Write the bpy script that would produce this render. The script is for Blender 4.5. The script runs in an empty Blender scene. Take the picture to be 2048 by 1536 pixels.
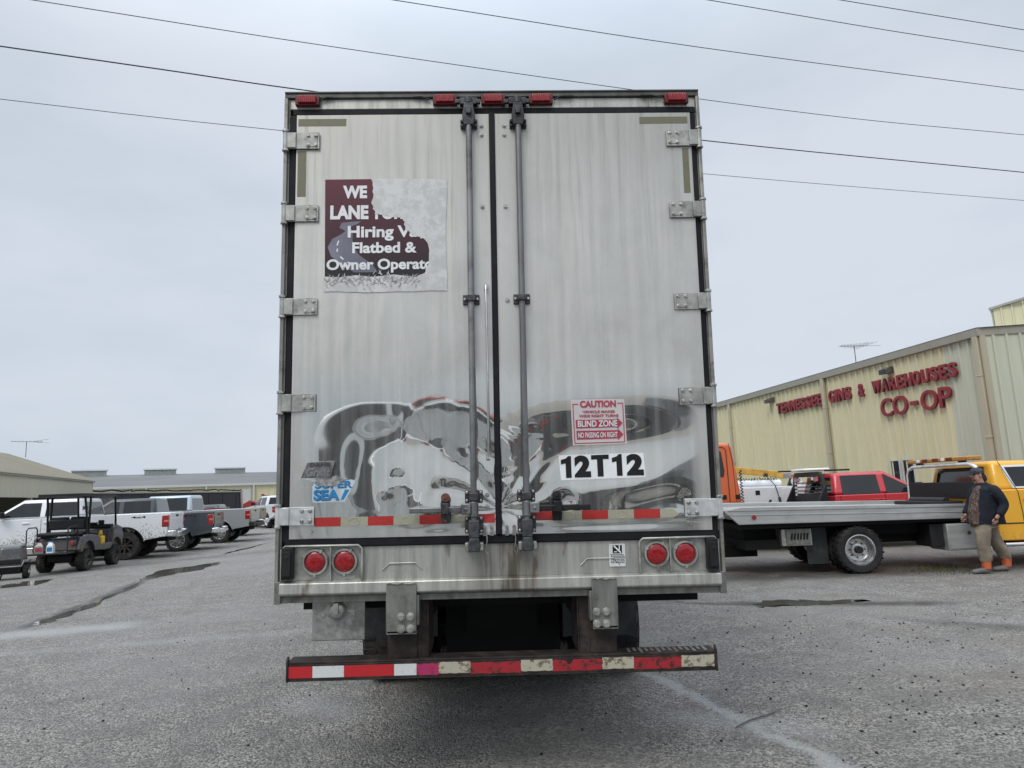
import bpy, bmesh, math, random
import numpy as np
from mathutils import Vector, Matrix, Euler
random.seed(7); np.random.seed(7)
R = math.radians
SC = bpy.context.scene
COL = SC.collection

# ------------------------------------------------------------------ camera
CAMH = 1.64
cam_d = bpy.data.cameras.new("camera"); cam = bpy.data.objects.new("camera", cam_d); COL.objects.link(cam)
P_, RO = R(9.0), R(2.3)
fwd = Vector((0, math.cos(P_), math.sin(P_))); up0 = Vector((0, -math.sin(P_), math.cos(P_))); rt0 = Vector((1, 0, 0))
up = math.cos(RO)*up0 + math.sin(RO)*rt0; rt = math.cos(RO)*rt0 - math.sin(RO)*up0
m = Matrix((rt, up, -fwd)).transposed().to_4x4(); m.translation = (0, 0, CAMH)
cam.matrix_world = m
cam_d.sensor_width = 36; cam_d.lens = 36*1365/2048; cam_d.clip_end = 2000; cam_d.clip_start = .05
SC.camera = cam
SC.render.resolution_x = 1024; SC.render.resolution_y = 768

# ------------------------------------------------------------------ world and sun (overcast)
W = bpy.data.worlds.new("World"); SC.world = W; W.use_nodes = True
nt = W.node_tree; nt.nodes.clear()
def wn(t, **k):
    n = nt.nodes.new(t)
    for a, b in k.items(): setattr(n, a, b)
    return n
sky = wn('ShaderNodeTexSky', sky_type='NISHITA', sun_disc=False, sun_elevation=R(48), sun_rotation=R(150), dust_density=4.0)
bg1 = wn('ShaderNodeBackground'); bg1.inputs[1].default_value = .05; nt.links.new(sky.outputs[0], bg1.inputs[0])
tc = wn('ShaderNodeTexCoord'); mp = wn('ShaderNodeMapping'); mp.inputs['Scale'].default_value = (1, 1, 2.6)
nt.links.new(tc.outputs['Generated'], mp.inputs[0])
nz = wn('ShaderNodeTexNoise'); nz.inputs['Scale'].default_value = 1.5; nz.inputs['Detail'].default_value = 5; nz.inputs['Roughness'].default_value = .5
nt.links.new(mp.outputs[0], nz.inputs['Vector'])
cr = wn('ShaderNodeValToRGB'); cr.color_ramp.elements[0].position = .36; cr.color_ramp.elements[0].color = (.53, .602, .695, 1)
cr.color_ramp.elements[1].position = .62; cr.color_ramp.elements[1].color = (.675, .735, .815, 1)
nt.links.new(nz.outputs[0], cr.inputs[0])
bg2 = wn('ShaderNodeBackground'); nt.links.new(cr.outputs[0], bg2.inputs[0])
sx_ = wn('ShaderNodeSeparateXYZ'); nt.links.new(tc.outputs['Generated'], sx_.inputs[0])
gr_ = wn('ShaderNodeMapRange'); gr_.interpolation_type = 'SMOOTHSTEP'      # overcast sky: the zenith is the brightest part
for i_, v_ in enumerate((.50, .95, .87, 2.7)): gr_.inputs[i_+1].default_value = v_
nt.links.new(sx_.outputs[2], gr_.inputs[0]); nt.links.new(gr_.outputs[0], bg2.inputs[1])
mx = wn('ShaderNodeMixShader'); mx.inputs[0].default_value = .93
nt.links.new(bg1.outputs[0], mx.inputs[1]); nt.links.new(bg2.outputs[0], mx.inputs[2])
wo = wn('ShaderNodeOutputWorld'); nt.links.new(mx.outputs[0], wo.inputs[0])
sd = bpy.data.lights.new("sun", 'SUN'); sd.energy = 1.2; sd.angle = R(25); sd.color = (1, .95, .87)
so = bpy.data.objects.new("sun", sd); COL.objects.link(so); so.rotation_euler = (R(42), 0, R(150-180)); so.location = (0, 0, 30)
SC.view_settings.view_transform = 'Standard'; SC.view_settings.look = 'None'; SC.view_settings.exposure = 0.28; SC.view_settings.gamma = 1

# ------------------------------------------------------------------ materials
class NT:
    def __init__(s, name):
        s.m = bpy.data.materials.new(name); s.m.use_nodes = True; s.t = s.m.node_tree
        s.b = s.t.nodes['Principled BSDF']; s.o = s.t.nodes['Material Output']
        s.tc = None
    def n(s, t, **k):
        x = s.t.nodes.new(t)
        for a, b in k.items(): setattr(x, a, b)
        return x
    def l(s, a, b): s.t.links.new(a, b)
    def obj(s, scale=(1, 1, 1)):
        if not s.tc: s.tc = s.n('ShaderNodeTexCoord')
        mpn = s.n('ShaderNodeMapping'); mpn.inputs['Scale'].default_value = scale; s.l(s.tc.outputs['Object'], mpn.inputs[0]); return mpn.outputs[0]
    def noise(s, scale=(1, 1, 1), sc=5, det=4, ro=.55, dist=0):
        x = s.n('ShaderNodeTexNoise'); x.inputs['Scale'].default_value = sc; x.inputs['Detail'].default_value = det
        x.inputs['Roughness'].default_value = ro; x.inputs['Distortion'].default_value = dist; s.l(s.obj(scale), x.inputs['Vector']); return x.outputs['Fac']
    def ramp(s, f, stops, interp='LINEAR'):
        x = s.n('ShaderNodeValToRGB'); e = x.color_ramp.elements; x.color_ramp.interpolation = interp
        while len(e) < len(stops): e.new(.5)
        for i, (p, c) in enumerate(stops):
            e[i].position = p; e[i].color = (c, c, c, 1) if not hasattr(c, '__len__') else (*c, 1)
        s.l(f, x.inputs[0]); return x.outputs[0]
    def mr(s, f, a, b, c=0, d=1, smooth=True):
        x = s.n('ShaderNodeMapRange'); x.interpolation_type = 'SMOOTHSTEP' if smooth else 'LINEAR'
        for i, v in enumerate((a, b, c, d)): x.inputs[i+1].default_value = v
        s.l(f, x.inputs[0]); return x.outputs[0]
    def mth(s, op, a, b=None, c=None):
        x = s.n('ShaderNodeMath', operation=op)
        for i, v in enumerate((a, b, c)):
            if v is None: continue
            if isinstance(v, (int, float)): x.inputs[i].default_value = v
            else: s.l(v, x.inputs[i])
        return x.outputs[0]
    def mix(s, f, a, b):
        x = s.n('ShaderNodeMix', data_type='RGBA')
        for i, v in ((0, f), (6, a), (7, b)):
            if isinstance(v, (int, float)): x.inputs[i].default_value = v if i == 0 else (v, v, v, 1)
            elif isinstance(v, tuple): x.inputs[i].default_value = (*v, 1)
            else: s.l(v, x.inputs[i])
        return x.outputs[2]
    def xyz(s):
        x = s.n('ShaderNodeSeparateXYZ'); s.l(s.obj(), x.inputs[0]); return x.outputs
    def bump(s, h, st=.3, d=.01):
        x = s.n('ShaderNodeBump'); x.inputs['Strength'].default_value = st; x.inputs['Distance'].default_value = d
        s.l(h, x.inputs['Height']); s.l(x.outputs[0], s.b.inputs['Normal'])
    def set(s, **k):
        for a, v in k.items():
            a = a.replace('_', ' ')
            i = s.b.inputs[a]
            if isinstance(v, (int, float)): i.default_value = v
            elif isinstance(v, tuple): i.default_value = (*v, 1)
            else: s.l(v, i)
        return s
def mat(name, c, rough=.5, metal=0, var=.18, sc=6, bump=0, stretch=(1, 1, 1), dirt=None, dirtamt=.5, coat=0, dsc=3):
    n = NT(name); f = n.noise(stretch, sc, 5)
    lo = tuple(v*(1-var) for v in c); hi = tuple(min(1, v*(1+var)) for v in c)
    col = n.mix(n.mr(f, .3, .7), lo, hi)
    if dirt:
        d = n.noise((1, 1, 1), dsc, 8, .7); col = n.mix(n.mth('MULTIPLY', n.mr(d, .48, .68), dirtamt), col, dirt)
    n.set(Base_Color=col, Metallic=metal, Roughness=n.mr(f, .2, .8, max(0, rough-.08), min(1, rough+.1)))
    if max(c) < .09 and not metal and not coat: n.b.inputs['Specular IOR Level'].default_value = .22
    if coat: n.b.inputs['Coat Weight'].default_value = coat; n.b.inputs['Coat Roughness'].default_value = .08
    if bump: n.bump(n.noise((1, 1, 1), sc*8, 4), bump, .004)
    return n.m
M = {}
M['rubber'] = mat('tyre_rubber', (.022, .022, .023), .75, bump=.3, sc=20, dirt=(.10, .085, .065), dirtamt=.35)
M['rubber_mud'] = mat('muddy_tyre_rubber', (.03, .029, .028), .85, bump=.4, sc=20, dirt=(.13, .115, .09), dirtamt=.6, dsc=8)
M['seal'] = mat('door_seal_rubber', (.010, .010, .013), .65, bump=.3, sc=9, dirt=(.035, .032, .03), dirtamt=.4)
M['black'] = mat('black_steel', (.02, .02, .022), .45, bump=.15, sc=12)
M['plastic'] = mat('black_plastic', (.018, .018, .019), .5, sc=12)
M['dark'] = mat('underbody_black', (.012, .012, .012), .85, sc=8)
M['rod'] = mat('lock_rod_steel', (.22, .225, .225), .48, .75, var=.25, sc=9, stretch=(1, 1, .2), dirt=(.06, .05, .045), dirtamt=.6)
M['cast'] = mat('cast_keeper_steel', (.075, .078, .08), .5, .6, var=.4, sc=30, bump=.3, dirt=(.02, .02, .02), dirtamt=.7)
M['bolt'] = mat('bolt_steel', (.42, .41, .39), .35, .9, var=.3, sc=40)
M['hinge'] = mat('hinge_steel', (.38, .38, .35), .42, .6, var=.2, sc=14, dirt=(.10, .09, .07), dirtamt=.55, dsc=9)
M['hinge_b'] = mat('bright_hinge_steel', (.62, .63, .63), .42, .55, var=.1, sc=20, dirt=(.25, .25, .24), dirtamt=.4, dsc=9)
M['chrome'] = mat('chrome', (.72, .72, .73), .12, 1, var=.05)
M['rust'] = mat('rusty_steel', (.026, .019, .017), .68, .3, var=.4, sc=14, bump=.5, dirt=(.095, .068, .052), dirtamt=.5, dsc=7)
M['ptdark'] = mat('grey_painted_steel', (.20, .20, .185), .5, .45, var=.22, sc=6, stretch=(3, 1, .6), dirt=(.07, .055, .04), dirtamt=.6, dsc=8, bump=.1)
M['flap'] = mat('mud_flap_rubber', (.035, .04, .042), .6, bump=.25, sc=6, dirt=(.09, .09, .085), dirtamt=.4)
M['rustbolt'] = mat('rusty_bolt', (.16, .07, .05), .7, .3, var=.4, sc=60)
M['redlens'] = mat('red_lens', (.27, .004, .008), .25, sc=60, var=.25, coat=.5)
M['amber'] = mat('amber_lens', (.42, .19, .03), .3, sc=20, coat=.4)
M['white'] = mat('white_vehicle_paint', (.72, .74, .76), .3, var=.03, coat=.5)
M['glass'] = mat('tinted_glass', (.012, .014, .016), .06, sc=3, var=.2, coat=.3)
M['beige'] = mat('beige_panel', (.42, .39, .29), .6, var=.06, dirt=(.3, .27, .2), dirtamt=.3)
M['silverdeck'] = mat('aluminium_deck', (.40, .405, .40), .5, .4, var=.1, sc=5, stretch=(.3, 1, 3), dirt=(.2, .2, .19), dirtamt=.3)
M['greywood'] = mat('grey_sheet_roof', (.14, .142, .14), .6, .1, var=.2, sc=.5, stretch=(.3, 1, 1))

def m_mud(name, c, mud=(.13, .11, .09), rough=.3, zt=.95, metal=0, amount=1.0):
    "vehicle paint with mud thrown up from the road: denser low on the body (a real coat of dirt)"
    n = NT(name); x, y, z = n.xyz()
    a = n.noise((1, 1, 1), 16, 8, .75); b = n.noise((1, 1, 1), 2.2, 4)
    lim = n.mth('ADD', n.mr(z, .35, zt+.5, .26, 0, False), n.mth('MULTIPLY', n.mth('SUBTRACT', b, .5), .35))
    s = n.mth('ADD', a, lim); k = n.mr(s, .63, .70)
    k = n.mth('MULTIPLY', k, amount)
    n.set(Base_Color=n.mix(k, c, mud), Roughness=n.mr(k, 0, 1, rough, .9), Metallic=metal)
    n.b.inputs['Coat Weight'].default_value = .4
    return n.m
M['paintA'] = m_mud('muddy_white_paint', (.70, .72, .74), mud=(.20, .175, .145), zt=.75, amount=.85)
M['paintB'] = m_mud('slate_paint', (.035, .045, .055), mud=(.09, .085, .075), zt=.5, amount=.6)
M['paintC'] = m_mud('silver_paint', (.33, .35, .36), mud=(.14, .13, .11), zt=.4, metal=.3, amount=.6)
M['paintCc'] = m_mud('pale_blue_paint', (.42, .50, .55), mud=(.14, .13, .11), zt=.4, metal=.2, amount=.4)
M['paintD'] = m_mud('maroon_paint', (.17, .02, .025), zt=.4, amount=.5)
M['paintR'] = m_mud('red_paint', (.50, .035, .05), zt=.3, amount=.4)
M['paintY'] = m_mud('yellow_paint', (.74, .37, .02), zt=.3, amount=.25)
M['paintO'] = m_mud('orange_paint', (.62, .12, .03), zt=.3, amount=.3)
M['cart'] = m_mud('muddy_blue_cart_body', (.028, .032, .055), mud=(.075, .064, .048), zt=.9)
M['cart2'] = m_mud('dark_cart_body', (.05, .05, .05), mud=(.12, .11, .095), zt=.5)

def m_door():
    n = NT('weathered_stainless_door'); x, y, z = n.xyz()
    st = n.noise((9, 1, .35), 2.2, 8, .65); st2 = n.noise((30, 1, .9), 2.0, 5, .6); cl = n.noise((1, 1, .7), 1.6, 6, .6); gr = n.noise((1, 1, 1), 130, 3)
    edge = n.mth('ADD', z, n.mth('MULTIPLY', n.mth('SUBTRACT', cl, .5), .45))
    ax = n.mth('ABSOLUTE', x)
    wz = n.mr(edge, 1.12, 1.40)                       # worn satin finish above, polished metal where the door buckled
    wx = n.mr(ax, 1.10, 1.20); wb = n.mr(z, .47, .41)
    w = n.mth('MAXIMUM', wz, n.mth('MAXIMUM', wx, n.mth('MULTIPLY', wb, .5)))
    cl2 = n.noise((1, 1, .8), 2.6, 7, .65, .6)
    s = n.mth('ADD', n.mth('MULTIPLY', st, .20), n.mth('ADD', n.mth('MULTIPLY', st2, .12), n.mth('ADD', n.mth('MULTIPLY', cl2, .53), n.mth('MULTIPLY', gr, .15))))
    worn = n.ramp(s, [(.28, (.44, .432, .40)), (.5, (.56, .552, .515)), (.72, (.65, .64, .605))])
    d = n.noise((14, 1, .5), 1.5, 7, .7); top = n.mr(z, 2.35, 2.95)
    worn = n.mix(n.mth('MULTIPLY', n.mr(d, .46, .84), n.mr(z, 1.6, 2.9, .15, .62)), n.mix(n.mr(z, 2.0, 2.95), worn, n.mix(.8, worn, (.40, .39, .36))), (.15, .145, .115))
    pol = n.mix(n.mr(st, .42, .66), (.60, .59, .55), (.69, .675, .635))
    w = n.mth('MAXIMUM', w, n.mr(st, .35, .65, .12, .30))
    n.set(Base_Color=worn, Metallic=.72, Roughness=n.mth('ADD', .40, n.mth('MULTIPLY', n.mr(st, .45, .62), .12)))
    n.bump(n.mth('ADD', n.mth('MULTIPLY', gr, .25), st2), .06, .002)
    p = n.n('ShaderNodeBsdfPrincipled'); n.l(pol, p.inputs['Base Color']); p.inputs['Metallic'].default_value = 1; p.inputs['Roughness'].default_value = .03
    ms = n.n('ShaderNodeMixShader'); n.l(w, ms.inputs[0]); n.l(p.outputs[0], ms.inputs[1]); n.l(n.b.outputs[0], ms.inputs[2]); n.l(ms.outputs[0], n.o.inputs[0])
    return n.m
M['door'] = m_door()
def m_sill():
    n = NT('dull_stainless_sill'); x, y, z = n.xyz()
    st = n.noise((7, 1, .6), 3, 8, .65); g = n.noise((1, 1, 1), 70, 4, .7); r = n.noise((5, 1, 1), 1.7, 7, .7)
    c = n.ramp(st, [(.3, (.30, .295, .265)), (.6, (.50, .495, .455))])
    c = n.mix(n.mth('MULTIPLY', n.mr(g, .58, .72), .5), c, (.10, .09, .075))
    c = n.mix(n.mth('MULTIPLY', n.mr(r, .56, .7), .75), c, (.13, .085, .05))
    c = n.mix(n.mth('MULTIPLY', n.mr(n.mth('ABSOLUTE', n.mth('SUBTRACT', x, .02)), .30, .02), n.mr(st, .35, .6)), c, (.12, .10, .075))
    n.set(Base_Color=c, Metallic=.55, Roughness=.42); n.bump(g, .15, .003); return n.m
M['sill'] = m_sill()
M['post'] = mat('grimy_post', (.27, .265, .24), .45, .5, var=.25, sc=7, stretch=(1, 1, .3), dirt=(.06, .05, .04), dirtamt=.7, dsc=7)
def m_tape(name, c, wear, wc):
    n = NT(name); f = n.noise((1, 1, 1), 26, 8, .75); h = n.n('ShaderNodeTexVoronoi'); h.inputs['Scale'].default_value = 160; n.l(n.obj(), h.inputs['Vector'])
    col = n.mix(n.mth('MULTIPLY', h.outputs['Distance'], .35), c, tuple(v*.6 for v in c))
    n.set(Base_Color=n.mix(n.mr(f, .66-wear*.3, .70-wear*.2), col, wc), Roughness=.4); return n.m
M['tred'] = m_tape('red_reflective_tape', (.42, .025, .02), .12, (.2, .03, .02))
M['tredn'] = m_tape('new_red_reflective_tape', (.50, .02, .025), 0, (.2, .03, .02))
M['twhn'] = m_tape('new_white_reflective_tape', (.66, .68, .68), .25, (.5, .45, .33))
M['tcream'] = m_tape('aged_cream_tape', (.36, .35, .26), .3, (.25, .24, .17))
M['tredold'] = m_tape('worn_red_tape', (.36, .02, .03), .55, (.05, .022, .02))
M['tpink'] = m_tape('faded_pink_tape', (.42, .03, .12), .4, (.25, .02, .05))
M['tcrold'] = m_tape('worn_cream_tape', (.45, .43, .33), .5, (.14, .10, .06))
M['olive'] = m_tape('olive_tape', (.17, .165, .10), .3, (.12, .12, .08))
def flat(name, c, r=.5): return mat(name, c, r, var=.05, sc=10)
M['pw'] = flat('white_print', (.72, .73, .74)); M['pk'] = flat('black_print', (.012, .012, .013)); M['pr'] = flat('red_print', (.40, .05, .08))
M['ppink'] = flat('pinkish_sign_white', (.60, .55, .55)); M['pblue'] = flat('blue_print', (.015, .20, .46)); M['pnavy'] = flat('navy_print', (.01, .05, .11))
def m_maroon():
    n = NT('maroon_to_black_print'); x, y, z = n.xyz()
    n.set(Base_Color=n.mix(n.mr(z, 1.9, 2.52, 0, 1, False), (.010, .010, .014), (.11, .018, .03)), Roughness=.35); return n.m
M['maroon'] = m_maroon()
def m_residue():
    n = NT('peeled_sticker_residue'); f = n.noise((1, 1, 1), 14, 9, .7, .3); v = n.n('ShaderNodeTexVoronoi', feature='DISTANCE_TO_EDGE'); v.inputs['Scale'].default_value = 11
    mm = n.n('ShaderNodeMapping'); n.l(n.obj(), mm.inputs[0]); nn = n.n('ShaderNodeTexNoise'); nn.inputs['Scale'].default_value = 7; nn.inputs['Detail'].default_value = 6
    n.l(n.obj(), nn.inputs['Vector']); ad = n.n('ShaderNodeVectorMath', operation='ADD'); n.l(mm.outputs[0], ad.inputs[0]); n.l(nn.outputs['Color'], ad.inputs[1]); n.l(ad.outputs[0], v.inputs['Vector'])
    cr_ = n.mth('MULTIPLY', n.mr(v.outputs['Distance'], 0, .03, .7, 0), n.mr(n.noise((1, 1, 1), 3, 2), .45, .6))
    c = n.mix(n.mr(f, .42, .58), (.50, .50, .49), (.60, .60, .59))
    n.set(Base_Color=n.mix(cr_, c, (.33, .33, .32)), Roughness=.6, Metallic=.25); n.bump(f, .12, .003); return n.m
M['residue'] = m_residue()
def m_wall(name, c, dirt, stretch=2):
    n = NT(name); f = n.noise((3, 3, .25), 1.2, 6, .6); g = n.noise((1, 1, 1), .35, 4)
    col = n.mix(n.mr(f, .35, .7), c, tuple(v*.90 for v in c)); col = n.mix(n.mth('MULTIPLY', n.mr(g, .45, .65), .35), col, dirt)
    n.set(Base_Color=col, Roughness=.5); return n.m
M['siding'] = m_wall('cream_sheet_siding', (.62, .58, .385), (.53, .51, .36))
M['siding2'] = m_wall('pale_green_sheet_siding', (.50, .52, .42), (.42, .45, .37))
M['fascia'] = m_wall('beige_fascia', (.50, .475, .37), (.42, .40, .32))
M['trim'] = m_wall('grey_roof_trim', (.33, .32, .27), (.26, .25, .21))
M['downspout'] = m_wall('weathered_downspout', (.42, .385, .28), (.22, .20, .15))
M['roofw'] = m_wall('pale_sheet_roof', (.52, .53, .52), (.45, .45, .44))
M['roofg'] = m_wall('ribbed_tan_roof', (.36, .34, .28), (.27, .265, .23))
M['sign'] = mat('dark_red_letter_face', (.22, .02, .032), .5, sc=9, dirt=(.10, .014, .02), dirtamt=.6)
def m_ground():
    n = NT('wet_gravelly_asphalt'); x, y, z = n.xyz()
    def vor(s, feat='F1'):
        v = n.n('ShaderNodeTexVoronoi', feature=feat); v.inputs['Scale'].default_value = s; n.l(n.obj(), v.inputs['Vector']); return v
    v1 = vor(72); v2 = vor(30); fine = n.noise((1, 1, 1), 160, 4, .7); big = n.noise((1, 1, 1), .35, 6, .6); mid = n.noise((1, 1, 1), 2.3, 6, .65)
    sep = n.n('ShaderNodeSeparateColor'); n.l(v1.outputs['Color'], sep.inputs[0])
    sep2 = n.n('ShaderNodeSeparateColor'); n.l(v2.outputs['Color'], sep2.inputs[0])
    g = n.mth('ADD', n.mth('MULTIPLY', sep.outputs[0], .6), n.mth('MULTIPLY', fine, .4))
    c = n.ramp(g, [(.15, (.078, .073, .065)), (.45, (.232, .219, .197)), (.85, (.58, .552, .50))])
    c = n.mix(n.mth('MULTIPLY', n.mr(mid, .40, .62), .48), c, (.14, .136, .128))
    c = n.mix(n.mth('MULTIPLY', n.mr(big, .46, .62), .32), c, (.36, .36, .35))
    # reddish dust to the right
    rd = n.mth('MULTIPLY', n.mr(x, 1.5, 4.5), n.mr(n.noise((1, 1, 1), .8, 5), .42, .62))
    c = n.mix(n.mth('MULTIPLY', rd, .32), c, (.27, .22, .185))
    peb = n.mth('MULTIPLY', n.mth('GREATER_THAN', sep2.outputs[1], .965), n.mr(v2.outputs['Distance'], .3, .18)); c = n.mix(peb, c, (.04, .04, .038))
    # pale dried-salt streaks (shape of their own): distance to a few ground lines
    warp = n.mth('MULTIPLY', n.mth('SUBTRACT', n.noise((1, 1, 1), 3.0, 6, .6), .5), .35)
    def streak(ax_, ay, bx, by, wd, amt):
        dx, dy = bx-ax_, by-ay; L = math.hypot(dx, dy); ux, uy = dx/L, dy/L
        px = n.mth('SUBTRACT', x, ax_); py = n.mth('SUBTRACT', y, ay)
        al = n.mth('ADD', n.mth('MULTIPLY', px, ux), n.mth('MULTIPLY', py, uy)); ac = n.mth('ADD', n.mth('ADD', n.mth('MULTIPLY', px, -uy), n.mth('MULTIPLY', py, ux)), warp)
        k = n.mth('MULTIPLY', n.mr(n.mth('ABSOLUTE', ac), wd, wd*.1), n.mth('MULTIPLY', n.mr(al, -.4, .2), n.mr(al, L+.4, L-.2)))
        return n.mth('MULTIPLY', k, amt)
    ks = None
    for a in [(1.15, 6.3, 2.0, 3.6, .10, .9), (1.1, 5.2, 1.9, 4.9, .30, .45), (-7.6, 9.4, -5.6, 10.0, .55, .8), (-6.5, 8.3, -1.0, 9.4, .30, .28), (-3.6, 13.5, -2.0, 14.5, .25, .8), (-3.6, 12.0, -2.6, 12.4, .16, .7), (-2.4, 9.9, -1.7, 10.0, .35, .95), (-2.6, 17.5, -1.4, 18.5, .3, .8), (-1.9, 6.0, -1.4, 5.6, .35, .4)]:
        k = streak(*a); ks = k if ks is None else n.mth('MAXIMUM', ks, k)
    ks = n.mth('MULTIPLY', ks, n.mr(fine, .3, .55))
    c = n.mix(ks, c, (.50, .51, .51))
    # damp dark crack lines
    kc = None
    for a in [(-7.15, 10.2, -7.75, 13.0, .20, .8), (-7.75, 13.0, -8.4, 15.5, .22, .85), (3.0, 9.8, 5.4, 9.2, .30, .8), (4.6, 8.1, 7.4, 6.2, .3, .5), (2.0, 12.4, 9.0, 12.4, .9, .7), (-12, 19, -8, 24, .8, .35), (2.2, 10.1, 3.2, 9.6, .15, .7)]:
        k = streak(*a); kc = k if kc is None else n.mth('MAXIMUM', kc, k)
    kc = n.mth('MULTIPLY', kc, n.mr(mid, .26, .46))
    c = n.mix(kc, c, (.05, .048, .045))
    n.set(Base_Color=c, Roughness=n.mth('SUBTRACT', n.mr(mid, .35, .6, .75, .58), n.mth('MULTIPLY', kc, .3)), Specular_IOR_Level=.5)
    h = n.mth('ADD', n.mth('MULTIPLY', v1.outputs['Distance'], -1.0), n.mth('ADD', n.mth('MULTIPLY', v2.outputs['Distance'], -.5), n.mth('MULTIPLY', fine, .5)))
    n.bump(h, 1.0, .024)
    return n.m
M['ground'] = m_ground()
def m_water():
    n = NT('muddy_puddle_water'); f = n.noise((1, 1, 1), 3, 3)
    n.set(Base_Color=n.mix(f, (.07, .066, .055), (.10, .09, .075)), Roughness=.08, Specular_IOR_Level=.6); n.bump(f, .05, .01); return n.m
M['water'] = m_water()

# ------------------------------------------------------------------ mesh helpers
class MB:
    def __init__(s): s.v = []; s.f = []; s.mi = []; s.cur = None; s.ms = []
    def use(s, m):
        "material for what is added from here on"
        if m not in s.ms: s.ms.append(m)
        s.cur = m; return s
    def add(s, vs, fs, T=None):
        o = len(s.v)
        for p in vs: s.v.append(tuple(T @ Vector(p)) if T else tuple(p))
        for f in fs: s.f.append(tuple(i+o for i in f)); s.mi.append(s.cur)
        return s
    def box(s, x0, x1, y0, y1, z0, z1, T=None):
        x0, x1 = sorted((x0, x1)); y0, y1 = sorted((y0, y1)); z0, z1 = sorted((z0, z1))
        return s.add([(x0, y0, z0), (x1, y0, z0), (x1, y1, z0), (x0, y1, z0), (x0, y0, z1), (x1, y0, z1), (x1, y1, z1), (x0, y1, z1)],
                     [(3, 2, 1, 0), (4, 5, 6, 7), (0, 1, 5, 4), (1, 2, 6, 5), (2, 3, 7, 6), (3, 0, 4, 7)], T)
    def prism(s, pts, a, b, ax='y', T=None):
        "pts: polygon in the two other axes ((x,z) for y, (x,y) for z, (y,z) for x)"
        def mk(p, c): return (p[0], c, p[1]) if ax == 'y' else ((p[0], p[1], c) if ax == 'z' else (c, p[0], p[1]))
        ar = sum(pts[i][0]*pts[(i+1) % len(pts)][1]-pts[(i+1) % len(pts)][0]*pts[i][1] for i in range(len(pts)))
        if (ar < 0) == (ax != 'y'): pts = pts[::-1]
        if a > b: a, b = b, a
        n = len(pts); vs = [mk(p, a) for p in pts]+[mk(p, b) for p in pts]
        fs = [tuple(range(n))[::-1], tuple(range(n, 2*n))]
        for i in range(n): j = (i+1) % n; fs.append((i, j, n+j, n+i))
        return s.add(vs, fs, T)
    def hexa(s, lo, hi, T=None):
        "lo, hi: four corners each, ccw seen from above"
        return s.add(list(lo)+list(hi), [(3, 2, 1, 0), (4, 5, 6, 7), (0, 1, 5, 4), (1, 2, 6, 5), (2, 3, 7, 6), (3, 0, 4, 7)], T)
    def cyl(s, p0, p1, r0, r1=None, seg=16, T=None):
        r1 = r0 if r1 is None else r1; p0 = Vector(p0); p1 = Vector(p1); d = (p1-p0).normalized()
        a = d.orthogonal().normalized(); b = d.cross(a); vs = []
        for p, r in ((p0, r0), (p1, r1)):
            for i in range(seg): t = 2*math.pi*i/seg; vs.append(tuple(p+a*r*math.cos(t)+b*r*math.sin(t)))
        fs = [tuple(range(seg))[::-1], tuple(range(seg, 2*seg))]+[(i, (i+1) % seg, seg+(i+1) % seg, seg+i) for i in range(seg)]
        return s.add(vs, fs, T)
    def tube(s, pts, r, seg=8, T=None):
        pts = [Vector(p) for p in pts]; vs = []; prev = None; n = len(pts)
        for k, p in enumerate(pts):
            d = (pts[min(k+1, n-1)]-pts[max(k-1, 0)]).normalized()
            a = (prev-d*prev.dot(d)).normalized() if prev is not None else d.orthogonal().normalized(); prev = a; b = d.cross(a)
            rr = r[k] if hasattr(r, '__len__') else r
            for i in range(seg): t = 2*math.pi*i/seg; vs.append(tuple(p+a*rr*math.cos(t)+b*rr*math.sin(t)))
        fs = [tuple(range(seg))[::-1], tuple(range((n-1)*seg, n*seg))]
        for k in range(n-1):
            for i in range(seg): j = (i+1) % seg; fs.append((k*seg+i, k*seg+j, (k+1)*seg+j, (k+1)*seg+i))
        return s.add(vs, fs, T)
    def lathe(s, prof, seg=32, T=None, lug=None):
        "prof: (r, y) around the Y axis; closed profile"
        vs = []; n = len(prof)
        for i in range(seg):
            t = 2*math.pi*i/seg
            for k, (r, y) in enumerate(prof):
                if lug and k in lug and (i % 2): r -= .014
                vs.append((r*math.cos(t), y, r*math.sin(t)))
        fs = []
        for i in range(seg):
            j = (i+1) % seg
            for k in range(n-1): fs.append((i*n+k, i*n+k+1, j*n+k+1, j*n+k))
        return s.add(vs, fs, T)
    def ell(s, c, r, seg=14, rings=9, T=None):
        vs = []; fs = []
        for a in range(rings+1):
            ph = math.pi*a/rings
            for i in range(seg):
                t = 2*math.pi*i/seg; vs.append((c[0]+r[0]*math.sin(ph)*math.cos(t), c[1]+r[1]*math.sin(ph)*math.sin(t), c[2]+r[2]*math.cos(ph)))
        for a in range(rings):
            for i in range(seg): j = (i+1) % seg; fs.append((a*seg+i, (a+1)*seg+i, (a+1)*seg+j, a*seg+j))
        return s.add(vs, fs, T)
    def build(s, name, mt, parent=None, bevel=0, smooth=None, seg=2, fn=None):
        if fn: s.v = [fn(p) for p in s.v]
        me = bpy.data.meshes.new(name); me.from_pydata(s.v, [], s.f)
        if isinstance(mt, str): mt = M[mt]
        me.materials.append(mt)
        for k in s.ms: me.materials.append(M[k] if isinstance(k, str) else k)
        if s.ms: me.polygons.foreach_set('material_index', [0 if k is None else s.ms.index(k)+1 for k in s.mi])
        me.validate()
        bm = bmesh.new(); bm.from_mesh(me); bmesh.ops.recalc_face_normals(bm, faces=bm.faces); bm.to_mesh(me); bm.free()
        o = bpy.data.objects.new(name, me); COL.objects.link(o)
        if parent: o.parent = parent
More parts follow.
